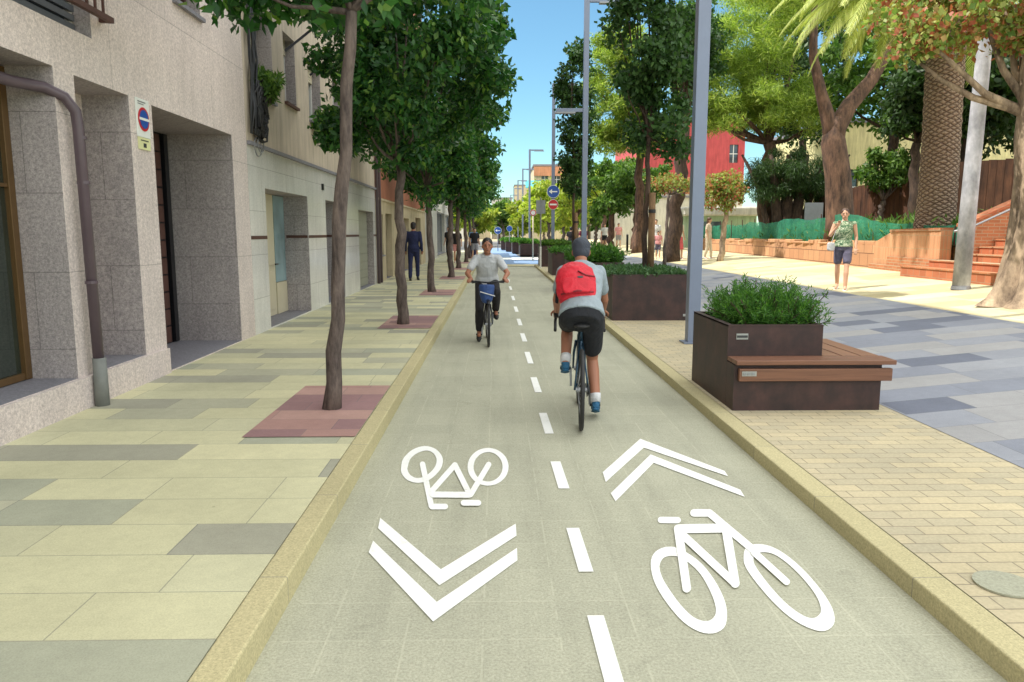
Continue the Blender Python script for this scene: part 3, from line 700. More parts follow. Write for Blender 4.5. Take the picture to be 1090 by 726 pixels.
MB().tube([(.05, .1 + .16 * math.cos(a * PI / 8), -.55 + .13 * math.sin(a * PI / 8)) for a in range(17)], .008, 6).tube([(.06, .2 + .14 * math.cos(a * PI / 8), -.5 + .12 * math.sin(a * PI / 8)) for a in range(17)], .008, 6).build('loop', M['galv'], cb, smooth=True)

# --- third and fourth
b3 = empty('terracotta_building', 'terracotta stucco building with cream ground floor, third along the left pavement', 'building')
ops = [(22.4, 23.0, .9, 2.1, .15), (23.5, 24.9, .14, 2.15, .2), (28.2, 29.8, .14, 2.1, .2), (32.2, 34.4, .14, 2.2, .2)]
up = []; upper_windows(up, 22, 36, (3.6, 6.6, 9.6, 12.6), n=5)
m = facade(21.602, 36.5, 0, 16.4, ops + up, bands=[(2.52, 3)]); shell(m, 21.602, 36.5, 16.4)
m.build('wall', [M['terracotta'], M['cream'], M['sill'], M['cream']], b3); roof(b3, 21.602, 36.5, 16.4, M['sill'])
window(b3, *ops[0][:4], .15, frame='brown_door')
for o in ops[1:]:
    dr = MB().box(XF - .26, XF - .19, o[0] + .01, o[1] - .01, .145, o[3] - .01).build('door', M['brown_door'], b3)
    MB().box(XF - .188, XF - .17, o[0] + .15, o[1] - .15, .4, 1.0).box(XF - .188, XF - .17, o[0] + .15, o[1] - .15, 1.1, 1.95).build('door_panel', M['brown_door'], dr)
for o in up: window(b3, *o[:4], .18, shutter=.4)
MB().box(XF + .001, XF + .04, 21.61, 36.5, 2.5, 2.56).build('ledge', M['cream'], b3)
MB().tube([(XF + .05, 22.05, .12), (XF + .05, 22.05, 8)], .05, 8).build('drain_pipe', M['pipe'], b3, smooth=True)
b4 = empty('shop_building', 'low white building with dark blue shopfront glass at the far left', 'building')
ops = [(38, 41, .14, 2.4, .2), (44, 50.5, .3, 2.8, .25), (51.2, 57.5, .3, 2.8, .25)]
up = []; upper_windows(up, 37, 58, (3.9,), n=6)
m = facade(38.0 - 1.4, 58, 0, 6.6, ops + up); shell(m, 36.6, 58, 6.6)
m.build('wall', [M['white_wall'], M['white_wall'], M['sill']], b4); roof(b4, 36.6, 58, 6.6, M['sill'])
for o in ops: window(b4, *o[:4], o[4], frame='galv', pane='glass_blue')
for o in up: window(b4, *o[:4], .18)

# ------------------------------------------------------------------ foliage
def leafmesh(name, P, size, aspect, seed, droop=.25, fold=.25, outward=None):
    rng = np.random.default_rng(seed); n = len(P)
    d = rng.normal(size=(n, 3)); d[:, 2] -= droop * 2
    if outward is not None: d += outward
    d /= np.linalg.norm(d, axis=1)[:, None]
    a = rng.normal(size=(n, 3)); s = np.cross(d, a); s /= np.linalg.norm(s, axis=1)[:, None]; nn = np.cross(s, d)
    L = size * rng.uniform(.65, 1.25, n)[:, None]; W = L * aspect / 2
    v = np.empty((n, 4, 3)); v[:, 0] = P; v[:, 1] = P + d * L * .45 + s * W + nn * W * fold; v[:, 2] = P + d * L; v[:, 3] = P + d * L * .45 - s * W + nn * W * fold
    me = bpy.data.meshes.new(name); me.vertices.add(n * 4); me.vertices.foreach_set('co', v.reshape(-1))
    idx = (np.arange(n)[:, None] * 4 + np.array([0, 1, 2, 0, 2, 3])).reshape(-1)
    me.loops.add(n * 6); me.loops.foreach_set('vertex_index', idx.astype(np.int32))
    me.polygons.add(n * 2); me.polygons.foreach_set('loop_start', np.arange(0, n * 6, 3, dtype=np.int32))
    try: me.polygons.foreach_set('loop_total', np.full(n * 2, 3, dtype=np.int32))
    except Exception: pass
    me.update(calc_edges=True); return me
def crown_pts(seed, c, rad, ncl, rc, n, inner=.35, flatz=.8):
    """leaf positions in clumps spread through an ellipsoid; returns points and clump centres"""
    rng = np.random.default_rng(seed); c = np.array(c, float); rad = np.array(rad, float)
    u = rng.normal(size=(ncl, 3)); u /= np.linalg.norm(u, axis=1)[:, None]
    rr = rng.uniform(inner ** 3, 1, ncl) ** (1 / 3); cen = c + u * rr[:, None] * rad * rng.uniform(.82, 1.1, ncl)[:, None]
    k = rng.integers(0, ncl, n); q = rng.normal(size=(n, 3)); q /= np.linalg.norm(q, axis=1)[:, None]
    q *= (rng.uniform(0, 1, n) ** .45)[:, None] * rc * rng.uniform(.7, 1.2, ncl)[k][:, None]; q[:, 2] *= flatz
    return cen[k] + q, cen
def trunkpath(p0, p1, r0, r1, n=10, wob=.04, seed=0):
    rng = random.Random(seed); pts = []; rad = []
    for i in range(n + 1):
        t = i / n; p = Vector(p0).lerp(Vector(p1), t)
        if 0 < i < n: p += Vector((rng.uniform(-wob, wob), rng.uniform(-wob, wob), 0))
        pts.append(p); rad.append((r0 * (1 - t) + r1 * t) * (1 + .12 * (rng.random() - .5)) * (1.25 if i == 0 else 1))
    return pts, rad
def limbs(mb, start, cens, r, seed, k=7, wob=.08, tip=.25):
    rng = random.Random(seed); cs = list(cens); rng.shuffle(cs)
    for c in cs[:k]:
        c = Vector(c); s = Vector(start); mid = s.lerp(c, .45) + Vector((0, 0, -.08 * (c - s).length)); pts = [s, mid, c]
        pts = [s] + [s.lerp(mid, .5) + Vector((rng.uniform(-wob, wob), rng.uniform(-wob, wob), 0)), mid, mid.lerp(c, .5) + Vector((rng.uniform(-wob, wob), rng.uniform(-wob, wob), rng.uniform(-wob, wob))), c]
        mb.tube(pts, [r, r * .75, r * .55, r * .38, r * tip], 7)
def tree(name, label, cat, loc, trunk, lean, r0, r1, crown, leaf, lsize, nl, ncl, rc, bark, seed, group=None, aspect=.45, inner=.35, nlimb=8, rz=0, n2=None, flatz=.8, limbr=.5, droop=.25):
    """crown: list of (centre, radii, weight) relative to the base"""
    t = empty(name, label, cat, loc, rz, group)
    mb = MB(); top = Vector((lean[0], lean[1], trunk)); pts, rad = trunkpath((0, 0, -.05), top, r0, r1, 12, r0 * .35, seed); mb.tube(pts, rad, 12)
    P = []
    tot = sum(cw[2] for cw in crown)
    for i, (c, rd, wt) in enumerate(crown):
        p, cen = crown_pts(seed * 13 + i, c, rd, max(4, int(ncl * wt / tot)), rc, int(nl * wt / tot), inner, flatz)
        P.append(p); limbs(mb, top if Vector(c).z > trunk - 1 else pts[8], [tuple(x) for x in cen], r1 * limbr, seed + i, max(2, int(nlimb * wt / tot)))
    mb.build('trunk', M[bark], t, smooth=True)
    me = leafmesh('crown', np.concatenate(P), lsize, aspect, seed, droop); link('crown', me, M[leaf], t)
    return t

# left street trees: trunk X, Y, lean at crown base
LT = [(-1.36, 6.07, .26, 0, 3.1, .064), (-1.48, 11.87, 0, 0, 2.5, .088), (-1.57, 18.5, -.1, 0, 2.5, .088), (-1.48, 24.6, .03, 0, 2.4, .1), (-1.55, 31, 0, 0, 2.4, .1), (-1.5, 37.5, 0, 0, 2.4, .1), (-1.5, 43.5, 0, 0, 2.4, .1), (-1.5, 50, 0, 0, 2.4, .1)]
LB = ['leaning slender street tree with ring marked grey trunk, nearest on the left', 'second street tree on the left, in front of the walking suited man', 'third street tree along the left pavement, with a kinked thin trunk', 'fourth street tree along the left pavement, beside the man cycling towards us']
for i, (x, y, lx, ly, th, r) in enumerate(LT):
    if i == 0: crown = [((.2, .2, 5.2), (1.55, 1.5, 1.65), 1), ((-.15, .3, 3.6), (.7, .8, .5), .2), ((.6, .5, 3.9), (.8, .9, .5), .2)]
    elif i == 1: crown = [((.1, 0, 4.4), (1.7, 1.7, 2.0), 1), ((-.6, -.2, 3.15), (.55, .55, .45), .09)]
    else: crown = [((.0, 0, 4.3), (1.65, 1.7, 2.0), 1)]
    tr = (th,)
    nl = [21000, 26000, 18000, 13000, 10000, 7000, 6000, 6000][i]
    tree('street_tree', LB[i] if i < 4 else ['fifth', 'sixth', 'seventh', 'eighth and farthest'][i - 4] + ' street tree along the left pavement counted from the camera', 'tree', (x, y, ZL), th, (lx, ly), r, r * .72, crown, 'leaf_dark', (.125, .125, .14)[i] if i < 3 else .18, nl, 70, .42, 'bark', 20 + i,
         'street trees along the left pavement' if i < 4 else 'far street trees along the left pavement', .5, nlimb=9, limbr=.55)
# near trunk: knots
# window plants
def plant_clump(name, label, loc, rad, n, size, aspect, leaf, seed, group=None, droop=.1, cat='plant', up=None):
    P, cen = crown_pts(seed, (0, 0, 0), rad, 14, min(rad) * .7, n)
    t = empty(name, label, cat, loc, 0, group)
    out = None
    if up is not None: out = np.tile(np.array([0, 0, up]), (len(P), 1))
    link('foliage', leafmesh('foliage', P, size, aspect, seed, droop, outward=out), M[leaf], t)
    m = MB(); 
    for c in cen[:7]: m.tube([(c[0] * .2, c[1] * .2, -rad[2]), (c[0] * .7, c[1] * .7, c[2] * .5), tuple(c)], .006, 5)
    m.build('stem', M['bark'], t); return t
plant_clump('window_plant', 'bushy green plant on the sill of the shuttered window, nearest of the window plants', (XF + .12, 11.35, 3.62), (.14, .42, .22), 1500, .12, .3, 'leaf_mid', 61, 'plants on the window sills')
plant_clump('window_plant', 'trailing green plant hanging from the third upper window sill', (XF + .12, 14.7, 3.6), (.12, .4, .2), 1000, .1, .3, 'leaf_mid', 62, 'plants on the window sills')

# ------------------------------------------------------------------ planters, bench
def plate(mb, x0, x1, y, z0, z1): mb.box(x0, x1, y - .006, y - .001, z0, z1)
pb = empty('planter_bench', 'rusty brown steel planter with brown slatted bench wrapped round its front', 'planter bench', (1.96, 6.06, .088))
W_, D_ = 1.23, 1.32
# tall box at the back left, low base at the front and right
bx = MB(); x1 = .81; yb = .20
bx.box(0, x1, yb, yb + .012, 0, .69).box(0, .012, yb + .012, D_, 0, .69).box(x1 - .012, x1, yb + .012, D_, 0, .69).box(.012, x1 - .012, D_ - .012, D_, 0, .69)
bx.box(0, x1 + 0, yb - .003, yb + .05, .678, .693).box(0, .05, yb + .05, D_, .678, .693).box(x1 - .05, x1, yb + .05, D_, .678, .693).box(.05, x1 - .05, D_ - .05, D_ + .003, .678, .693)
bo = bx.build('planter_box', M['corten'], pb)
MB().box(.013, x1 - .013, yb + .013, D_ - .013, .3, .6).build('soil', M['corten_in'], pb)
MB().box(0.0, W_, 0, yb - .004, 0, .385).box(x1 + .003, W_, yb - .004, D_ - .1, 0, .385).build('base', M['corten'], pb)
f = MB().box(.03, W_ + .07, -.045, -.003, .255, .36).build('fascia_board', M['wood_seat'], pb, bevel=.006)
s1 = MB().box(.0, W_ + .09, -.06, .085, .392, .43).build('seat_slat', M['wood_seat'], pb, bevel=.005)
MB().box(.0, W_ + .09, .097, yb - .008, .392, .43).build('seat_slat', M['wood_seat'], pb, bevel=.005)
for i in range(3):
    a = x1 + .012 + i * .163; MB().box(a, a + .15, yb + .004, D_ - .1, .392, .43).build('seat_slat', M['wood_seat_y'], pb, bevel=.005)
m = MB(); plate(m, .07, .17, yb, .57, .62); m.build('name_plate', M['plate'], pb)
m = MB(); plate(m, .075, .165, yb - .005, .585, .605); m.build('plate_print', M['ink'], pb)
m = MB(); plate(m, .05, .17, -.045, .30, .34); m.build('name_plate', M['plate'], pb)
m = MB(); [plate(m, .06 + k * .035, .085 + k * .035, -.05, .31, .33) for k in range(3)]; m.build('plate_print', M['galv'], pb)
# rosemary-like shrub: upright needle sprigs
def sprigs(name, label, loc, sx, sy, h, n, seed, leaf='leaf_shrub', cat='shrub', group=None, lean=.35, lsize=.05, per=46, asp=.16, wild=.06):
    rng = np.random.default_rng(seed); P = []; O = []
    m = MB()
    for i in range(n):
        bx_, by = rng.uniform(-sx, sx), rng.uniform(-sy, sy); hh = h * rng.uniform(.55, 1.05) * (1 - .35 * max(abs(bx_) / sx, abs(by) / sy) ** 3)
        hh *= rng.uniform(.6, 1.0) if wild > .1 else 1; dx, dy = bx_ / sx * lean * hh + rng.normal() * wild * .8, by / sy * lean * hh + rng.normal() * wild * .6
        t = rng.uniform(.15, 1, per); p = np.stack([bx_ + dx * t ** 1.4, by + dy * t ** 1.4, hh * t], 1); p += rng.normal(size=p.shape) * .012
        P.append(p); o = rng.normal(size=p.shape) * .3; o += np.array([dx, dy, hh * 1.2]) / np.linalg.norm([dx, dy, hh * 1.2]) * 1.3; O.append(o)
        if i % 3 == 0: m.tube([(bx_, by, 0), (bx_ + dx * .35, by + dy * .35, hh * .5), (bx_ + dx * .95, by + dy * .95, hh * .95)], .004, 4)
    t = empty(name, label, cat, loc, 0, group)
    link('foliage', leafmesh('foliage', np.concatenate(P), lsize, asp, seed, 0, .1, np.concatenate(O)), M[leaf], t)
    m.build('stem', M['bark_dark'], t); return t
sprigs('planter_shrub', 'bushy bright green rosemary like shrub in the planter with the bench', (1.96 + .47, 6.06 + .78, .66), .27, .42, .50, 480, 5, lean=.34, lsize=.055, per=74, wild=.105)
def planter(x, y, w, d, h, label, seed, tree_=False):
    t = empty('steel_planter', label, 'planter', (x, y, .088), 0, 'rusty steel planters beside the lane'); m = MB()
    m.box(0, w, 0, .012, 0, h).box(0, .012, .012, d, 0, h).box(w - .012, w, .012, d, 0, h).box(.012, w - .012, d - .012, d, 0, h)
    m.box(.0, w, -.003, .05, h + .001, h + .012).box(0, .05, .05, d, h + .001, h + .012).box(w - .05, w, .05, d, h + .001, h + .012)
    m.build('planter_box', M['corten'], t); MB().box(.013, w - .013, .013, d - .013, .1, h - .08).build('soil', M['corten_in'], t)
    q = MB(); plate(q, w - .14, w - .05, 0, .07, .11); q.build('name_plate', M['plate'], t); return t
planter(1.95, 12.55, 1.34, 2.2, .76, 'rusty steel planter with staked tree and low grey green hedge, behind the first lamp post', 1)
sprigs('planter_herbs', 'low grey green herbs covering the planter with the staked tree', (2.62, 13.6, .78), .62, 1.0, .17, 700, 9, 'leaf_grey', 'herbs', 'planted greenery in the far planters', lean=.3, lsize=.07, per=24, asp=.4)
planter(1.95, 19.3, 1.34, 2.2, .7, 'rusty steel planter hidden mostly behind the red backpack rider', 2)
sprigs('planter_herbs', 'fluffy mid green bush in the planter just right of the rider', (2.62, 20.4, .72), .6, 1.0, .5, 500, 10, 'leaf_shrub', 'herbs', 'planted greenery in the far planters', lean=.3, lsize=.12, per=26, asp=.3)
planter(1.95, 26.2, 1.34, 2.2, .8, 'rusty steel planter seen left of the rider helmet, nearer of the two there', 3)
sprigs('planter_herbs', 'low green bush in the nearer planter left of the rider helmet', (2.62, 27.2, .8), .6, 1.0, .25, 400, 11, 'leaf_shrub', 'herbs', 'planted greenery in the far planters', lean=.3, lsize=.12, per=20, asp=.3)
planter(1.95, 33.0, 1.34, 2.0, .9, 'rusty steel planter at the lane end below the round blue arrow sign', 4)
sprigs('planter_herbs', 'olive green bush in the planter at the lane end below the round signs', (2.62, 34, .9), .6, .9, .3, 400, 12, 'leaf_mid', 'herbs', 'planted greenery in the far planters', lean=.3, lsize=.14, per=20, asp=.3)
for i, (x, y) in enumerate(((1.6, 50), (1.2, 56), (.8, 62), (.45, 68))):
    t = planter(x, y, 1.3, 3.6, .75, ['dark planter beyond the blue crossing, right end of the far row', 'dark planter second in the far row beyond the blue crossing', 'dark planter third in the far row beyond the blue crossing', 'dark planter farthest in the row beyond the blue crossing'][i], 5)
    sprigs('planter_herbs', 'thin dark bush in ' + ['the right end planter of the far row', 'the second planter of the far row', 'the third planter of the far row', 'the farthest planter of the far row'][i], (x + .65, y + 1.8, .78), .55, 1.6, .3, 200, 40 + i, 'leaf_shrub', 'herbs', 'planted greenery in the far planters', lsize=.2, per=14, asp=.4)

# trees in the planters
def staked(x, y, label, lw, top, seed, n, ls, stake=True):
    z0 = .7; hh = top - 2.9
    tree('planter_tree', label, 'tree', (x, y, z0), 2.5, (.02, 0), .055, .04, [((0, 0, 2.45 + hh / 2), (lw, lw, hh / 2 + .2), 1), ((.05, 0, 2.6), (lw * .8, lw * .8, .5), .12)], 'leaf_col', ls, n, 80, .32, 'bark_dark', seed, 'upright dark trees in the planters', .6, nlimb=12, limbr=.6)
    if stake:
        s = empty('tree_stake', 'round timber stake tied to the ' + ('nearest planter tree' if y < 20 else 'planter tree behind the second lamp post'), 'stake', (x + .09, y - .12, z0), 0, 'timber tree stakes')
        MB().tube([(0, 0, -.05), (0, 0, 1.55)], .06, 12).build('pole', M['stake'], s, smooth=True)
        MB().tube([(0, 0, 1.2), (0, 0, 1.26)], .066, 12).build('tie', M['black'], s)
staked(2.66, 13.5, 'dark upright tree with thin stem and stake in the second planter', .78, 7.4, 71, 15000, .11)
staked(2.72, 26.8, 'narrow dark upright tree directly behind the second lamp post', .62, 8.0, 72, 9000, .14)
staked(2.72, 20.4, 'narrow dark upright tree between the two lamp posts', .5, 4.6, 73, 10, .14, False) if False else None

# ------------------------------------------------------------------ lamp posts
def lamp_post(x, y, label, w=.15, h=8.1, low=True, zb=None):
    zb = zr(x) if zb is None else zb
    t = empty('lamp_post', label, 'lamp post', (x, y, zb), 0, 'square blue grey lamp posts along the lane')
    MB().box(-w / 2, w / 2, -w / 2, w / 2, 0, h).build('post', M['post'], t, bevel=.006)
    MB().box(-w / 2 - .06, w / 2 + .06, -w / 2 - .06, w / 2 + .06, 0.001, .02).build('base_plate', M['post'], t)
    a = MB().box(w / 2 + .001, 1.05, -.05, .05, h - .11, h - .01).build('arm', M['post'], t, bevel=.004)
    MB().box(.35, 1.1, -.09, .09, h - .15, h - .112).build('lamp_head', M['galv'], a)
    if low:
        a = MB().box(-.86, -w / 2 - .001, -.05, .05, h - 3.15, h - 3.05).build('arm', M['post'], t, bevel=.004)
        MB().box(-.9, -.3, -.085, .085, h - 3.2, h - 3.152).build('lamp_head', M['galv'], a)
    return t
lamp_post(2.63, 9.95, 'thick blue grey lamp post left of the planter bench, nearest of the row', .16)
lamp_post(2.62, 22.6, 'square blue grey lamp post above the rider, second of the row')
lamp_post(2.62, 35.0, 'grey lamp post carrying the round blue arrow sign', low=False)
lamp_post(2.6, 59, 'far lamp post with its arm just left of the signed post', h=7.8, low=False)
for i, (y, x) in enumerate(((74, 2.6), (90, 2.6), (106, 2.5), (124, 2.4))): lamp_post(x, y, 'thin distant lamp post, ' + ['fifth', 'sixth', 'seventh', 'last'][i] + ' of the row down the street', h=7.6, low=False, w=.14)

# round signs on the third post
def round_sign(x, y, z, r, mat, label, glyph, name, post=None):
    t = empty(name, label, 'sign', (x, y, z))
    MB().disc((0, 0, 0), (0, 1, 0), r, th=.01).build('rim', M['signwhite'], t)
    MB().disc((0, -.008, 0), (0, 1, 0), r * .93, th=.008).build('disc', M[mat], t)
    g = MB()
    if glyph == 'arrow':
        g.box(-r * .35, r * .62, -.018, -.013, -r * .09, r * .09); g.add([(-r * .7, -.0155, 0), (-r * .2, -.0155, r * .4), (-r * .2, -.0155, r * .16), (-r * .2, -.0155, -r * .16), (-r * .2, -.0155, -r * .4)], [(0, 4, 3, 2, 1)])
    elif glyph == 'bar': g.box(-r * .68, r * .68, -.018, -.013, -r * .16, r * .16)
    elif glyph == 'ring': g.tube([(0, -.013, 0), (0, -.017, 0)], r * .68, 24)
    g.build('symbol', M['signwhite'], t)
    if post: MB().tube([(0, .04, zr(x) - z), (0, .04, r)], .035, 8).build('post', M[post], t, smooth=True)
    return t
round_sign(2.62, 34.9, 3.42, .29, 'signblue', 'round blue sign with white left arrow above the no entry disc', 'arrow', 'arrow_sign')
round_sign(2.62, 34.9, 2.84, .23, 'signred', 'round red no entry sign below the blue arrow disc', 'bar', 'no_entry_sign')
round_sign(1.95, 40, 2.6, .17, 'signred', 'small red ringed sign on a pale yellow post', 'ring', 'speed_sign', 'cream_door')
round_sign(.15, 62, 1.75, .3, 'signblue', 'small blue round sign far down the street, left of two', 'arrow', 'cycle_sign', 'galv')
round_sign(1.1, 62, 1.9, .24, 'signblue', 'small blue round sign far down the street, right of two', 'none', 'cycle_sign', 'galv')
t = empty('twin_panel_sign', 'pair of grey sign backs on a thin post near the lane end', 'sign', (1.85, 31.5, .088))
MB().tube([(0, 0, 0), (0, 0, 2.9)], .03, 8).build('post', M['galv'], t)
for s_ in (-1, 1): MB().box(min(s_ * .01, s_ * .19), max(s_ * .01, s_ * .19), -.045, -.03, 2.25, 2.8).build('panel', M['galv'], t)
MB().tube([(0, 0, 0), (0, 0, .9)], .04, 8).build('foot_tube', M['white'], t)
def bollard(x, y, label):
    t = empty('bollard', label, 'bollard', (x, y, zr(x)), 0, 'dark bollards on the plaza')
    MB().tube([(0, 0, 0), (0, 0, .95)], .07, 12).build('post', M['blackmetal'], t, smooth=True); MB().tube([(0, 0, .96), (0, 0, 1.0)], [.075, .05], 12).build('cap', M['galv'], t)
bollard(7.8, 44.9, 'dark bollard standing on the plaza right of the far strollers')

# ------------------------------------------------------------------ RIGHT SIDE: bed, wall, netting, stairs
wallp = [(9.55, 16.1), (9.62, 17.6), (9.75, 19.5), (10.0, 23), (10.5, 29), (11.0, 36.5), (11.2, 44)]
def wp(y):
    for (x0, y0), (x1, y1) in zip(wallp, wallp[1:]):
        if y0 <= y <= y1: return x0 + (x1 - x0) * (y - y0) / (y1 - y0)
    return wallp[-1][0]
bed = MB(); ys = np.linspace(16.1, 44, 24)
xs = [0.26, 1, 3, 6, 12, 22, 45]; rr = np.random.default_rng(3)
g = [[(wp(y) + dx, y, 1.25 - .25 * (i / 23) + min(dx, 6) * .08 + (.06 * rr.normal() if k > 0 else 0)) for k, dx in enumerate(xs)] for i, y in enumerate(ys)]
vs = [p for row in g for p in row]; n = len(xs)
bed.add(vs, [(i * n + k, i * n + k + 1, (i + 1) * n + k + 1, (i + 1) * n + k) for i in range(23) for k in range(n - 1)])
M['soil'] = gritty('dry soil and leaf litter', srgb(120, 104, 66), .3, 14, patch=.3)
struct('planting_bed', bed, M['soil'])
wl = empty('brick_retaining_wall', 'orange upright brick retaining wall beside the stairs', 'wall')
def wallseg(mb, y0, y1, h0, h1, th=.25, n=6, off=0):
    for i in range(n):
        a = y0 + (y1 - y0) * i / n; b = y0 + (y1 - y0) * (i + 1) / n; ha = h0 + (h1 - h0) * i / n; hb = h0 + (h1 - h0) * (i + 1) / n
        xa, xb_ = wp(a) + off, wp(b) + off
        v = [(xa, a, .6), (xa + th, a, .6), (xa + th, a, .65 + ha), (xa, a, .65 + ha), (xb_, b, .6), (xb_ + th, b, .6), (xb_ + th, b, .65 + hb), (xb_, b, .65 + hb)]
        mb.add(v, [(0, 1, 2, 3), (7, 6, 5, 4), (0, 3, 7, 4), (3, 2, 6, 7), (2, 1, 5, 6)])
mb = MB(); wallseg(mb, 16.1, 18.4, .95, .92); wallseg(mb, 18.4, 19.3, .92, .66); mb.build('brickwork', M['soldier'], wl)
mb = MB(); wallseg(mb, 16.1, 18.4, .34, .34, .05, 6, -.06); wallseg(mb, 16.1, 19.3, .12, .12, .1, 6, -.12); mb.build('footing', M['wallbrick'], wl)
mb = MB(); mb2 = MB()
for i in range(9):
    a = 16.1 + 2.3 * i / 9; b = a + 2.3 / 9 - .004; mb.box(wp(a) - .02, wp(a) + .27, a, b, 1.602 - .03 * i / 9, 1.66 - .03 * i / 9)
mb.build('coping', M['wallbrick'], wl)
w2_ = empty('block_retaining_wall', 'low terracotta block retaining wall with broken top under the green netting', 'wall')
mb = MB(); wallseg(mb, 19.3, 44, .60, .5, .3, 20); mb.build('blockwork', M['block'], w2_)
rg_ = random.Random(5); mb = MB(); y = 19.4
while y < 43:
    L = rg_.uniform(.35, .9); h = rg_.uniform(.06, .2); x = wp(y) + rg_.uniform(-.04, .05)
    mb.box(x, x + .3, y, min(y + L - .05, 43.5), 1.235 - .1 * (y - 19) / 24, 1.25 - .1 * (y - 19) / 24 + h * .6); y += L
mb.build('broken_block', M['block'], w2_, bevel=.02)
# netting
nt_ = empty('green_netting', 'sagging green mesh netting strung above the retaining wall', 'netting')
def netting(y0, y1, n, hfun):
    a = []; b = []; mid = []
    for i in range(n + 1):
        y = y0 + (y1 - y0) * i / n; x = wp(y) + .32 + .06 * math.sin(i * 1.3) + .03 * math.sin(i * 3.7); h = hfun(y) + .05 * math.sin(i * .55) + .02 * math.sin(i * 1.7)
        zb = 1.18 - .2 * max(0, min(1, (y - 16) / 20)); a.append((x, y, zb)); mid.append((x + .07 * math.sin(i * 2.1), y, zb + h * .5)); b.append((x + .02, y, zb + h))
    m = MB(); m.strip(a, mid); m.strip(mid, b); return m
hf = lambda y: .5 + .45 * max(0, min(1, (y - 17) / 5))
netting(15.9, 43, 60, lambda y: hf(y)).build('mesh_sheet', M['net'], nt_, smooth=True)
for i, y in enumerate(np.linspace(16.2, 42.5, 14)): MB().tube([(wp(max(y, 16.1)) + .36, y, .9), (wp(max(y, 16.1)) + .36, y, 1.2 + hf(y))], .018, 6).build('stake', M['rust'], nt_)
# stairs climbing to the right
stp = empty('brick_stairs', 'orange brick stairs rising right behind the pale post', 'stairs')
mb = MB()
for i in range(10):
    x0 = 9.0 + .31 * i; y1 = 16.6 if i < 1 else (16.05 if i < 2 else 15.35)
    mb.box(x0, 13.5, 9.0, y1, .55 + i * .15, .65 + (i + 1) * .15 - .0)
mb.build('steps', M['stepbrick'], stp)
mb = MB()
for i in range(10):
    x0 = 9.0 + .31 * i; y1 = 16.6 if i < 1 else (16.05 if i < 2 else 15.35)
    mb.box(x0 - .02, x0 + .3, 9.0, y1 - .01, .65 + (i + 1) * .15 + .002, .65 + (i + 1) * .15 + .03)
mb.build('tread', M['wallbrick'], stp)
ck = MB()
x0, x1, ya, yb_ = 9.62, 13.5, 15.36, 15.62
v = []
for y in (ya, yb_): v += [(x0, y, .6), (x1, y, .6), (x1, y, 3.45), (x0, y, 1.68)]
ck.add(v, [(0, 1, 2, 3), (7, 6, 5, 4), (3, 2, 6, 7), (0, 3, 7, 4), (1, 5, 6, 2)]); ck.build('cheek_wall', M['wallbrick'], stp)
cp = MB(); cp.add([(x0 - .03, ya - .03, 1.682), (x1, ya - .03, 3.452), (x1, yb_ + .03, 3.452), (x0 - .03, yb_ + .03, 1.682), (x0 - .03, ya - .03, 1.74), (x1, ya - .03, 3.51), (x1, yb_ + .03, 3.51), (x0 - .03, yb_ + .03, 1.74)], [(0, 3, 2, 1), (4, 5, 6, 7), (0, 1, 5, 4), (2, 3, 7, 6), (0, 4, 7, 3)])
cp.build('coping', M['stepbrick'], stp)
hr = MB(); hr.tube([(9.35, 14.9, .8), (9.35, 14.9, 1.62)], .022, 8).tube([(9.1, 14.9, 1.58), (9.35, 14.9, 1.62), (10.6, 14.9, 2.2), (13.2, 14.9, 3.46)], .024, 8).tube([(11.3, 14.9, 1.9), (11.3, 14.9, 2.53)], .02, 8)
hr.build('handrail', M['galv'], stp, smooth=True)
MB().box(9.8, 40, 15.63, 16.09, .5, 2.3).box(13.5, 40, 5, 15.62, .5, 2.0)
struct('upper_terrace', MB().box(13.51, 60, 5, 16.0, .5, 2.15), M['pave_sun'])
fil = MB().box(9.9, 13.49, 15.63, 16.6, .5, 1.24); struct('bank', fil, M['soil'])

# undergrowth on the bed (nobody could count it)
rng = np.random.default_rng(12); P = []; Ov = []
for i in range(900):
    y = rng.uniform(16.6, 43); x = wp(max(y, 16.1)) + .45 + abs(rng.normal()) * 1.4; zb = 1.2 - .25 * (y - 16) / 28 + min(x - wp(max(y, 16.1)), 6) * .08
    h = rng.uniform(.15, .75); k = 26
    p = np.stack([x + rng.normal(size=k) * .14, y + rng.normal(size=k) * .2, zb + rng.uniform(0, h, k)], 1); P.append(p); Ov.append(np.tile([0, 0, 1.6], (k, 1)))
ug = link('undergrowth', leafmesh('undergrowth', np.concatenate(P), .2, .22, 5, 0, .1, np.concatenate(Ov)), M['leaf_mid'])
tag(ug, 'weedy green undergrowth behind the netting', 'undergrowth', kind='stuff')

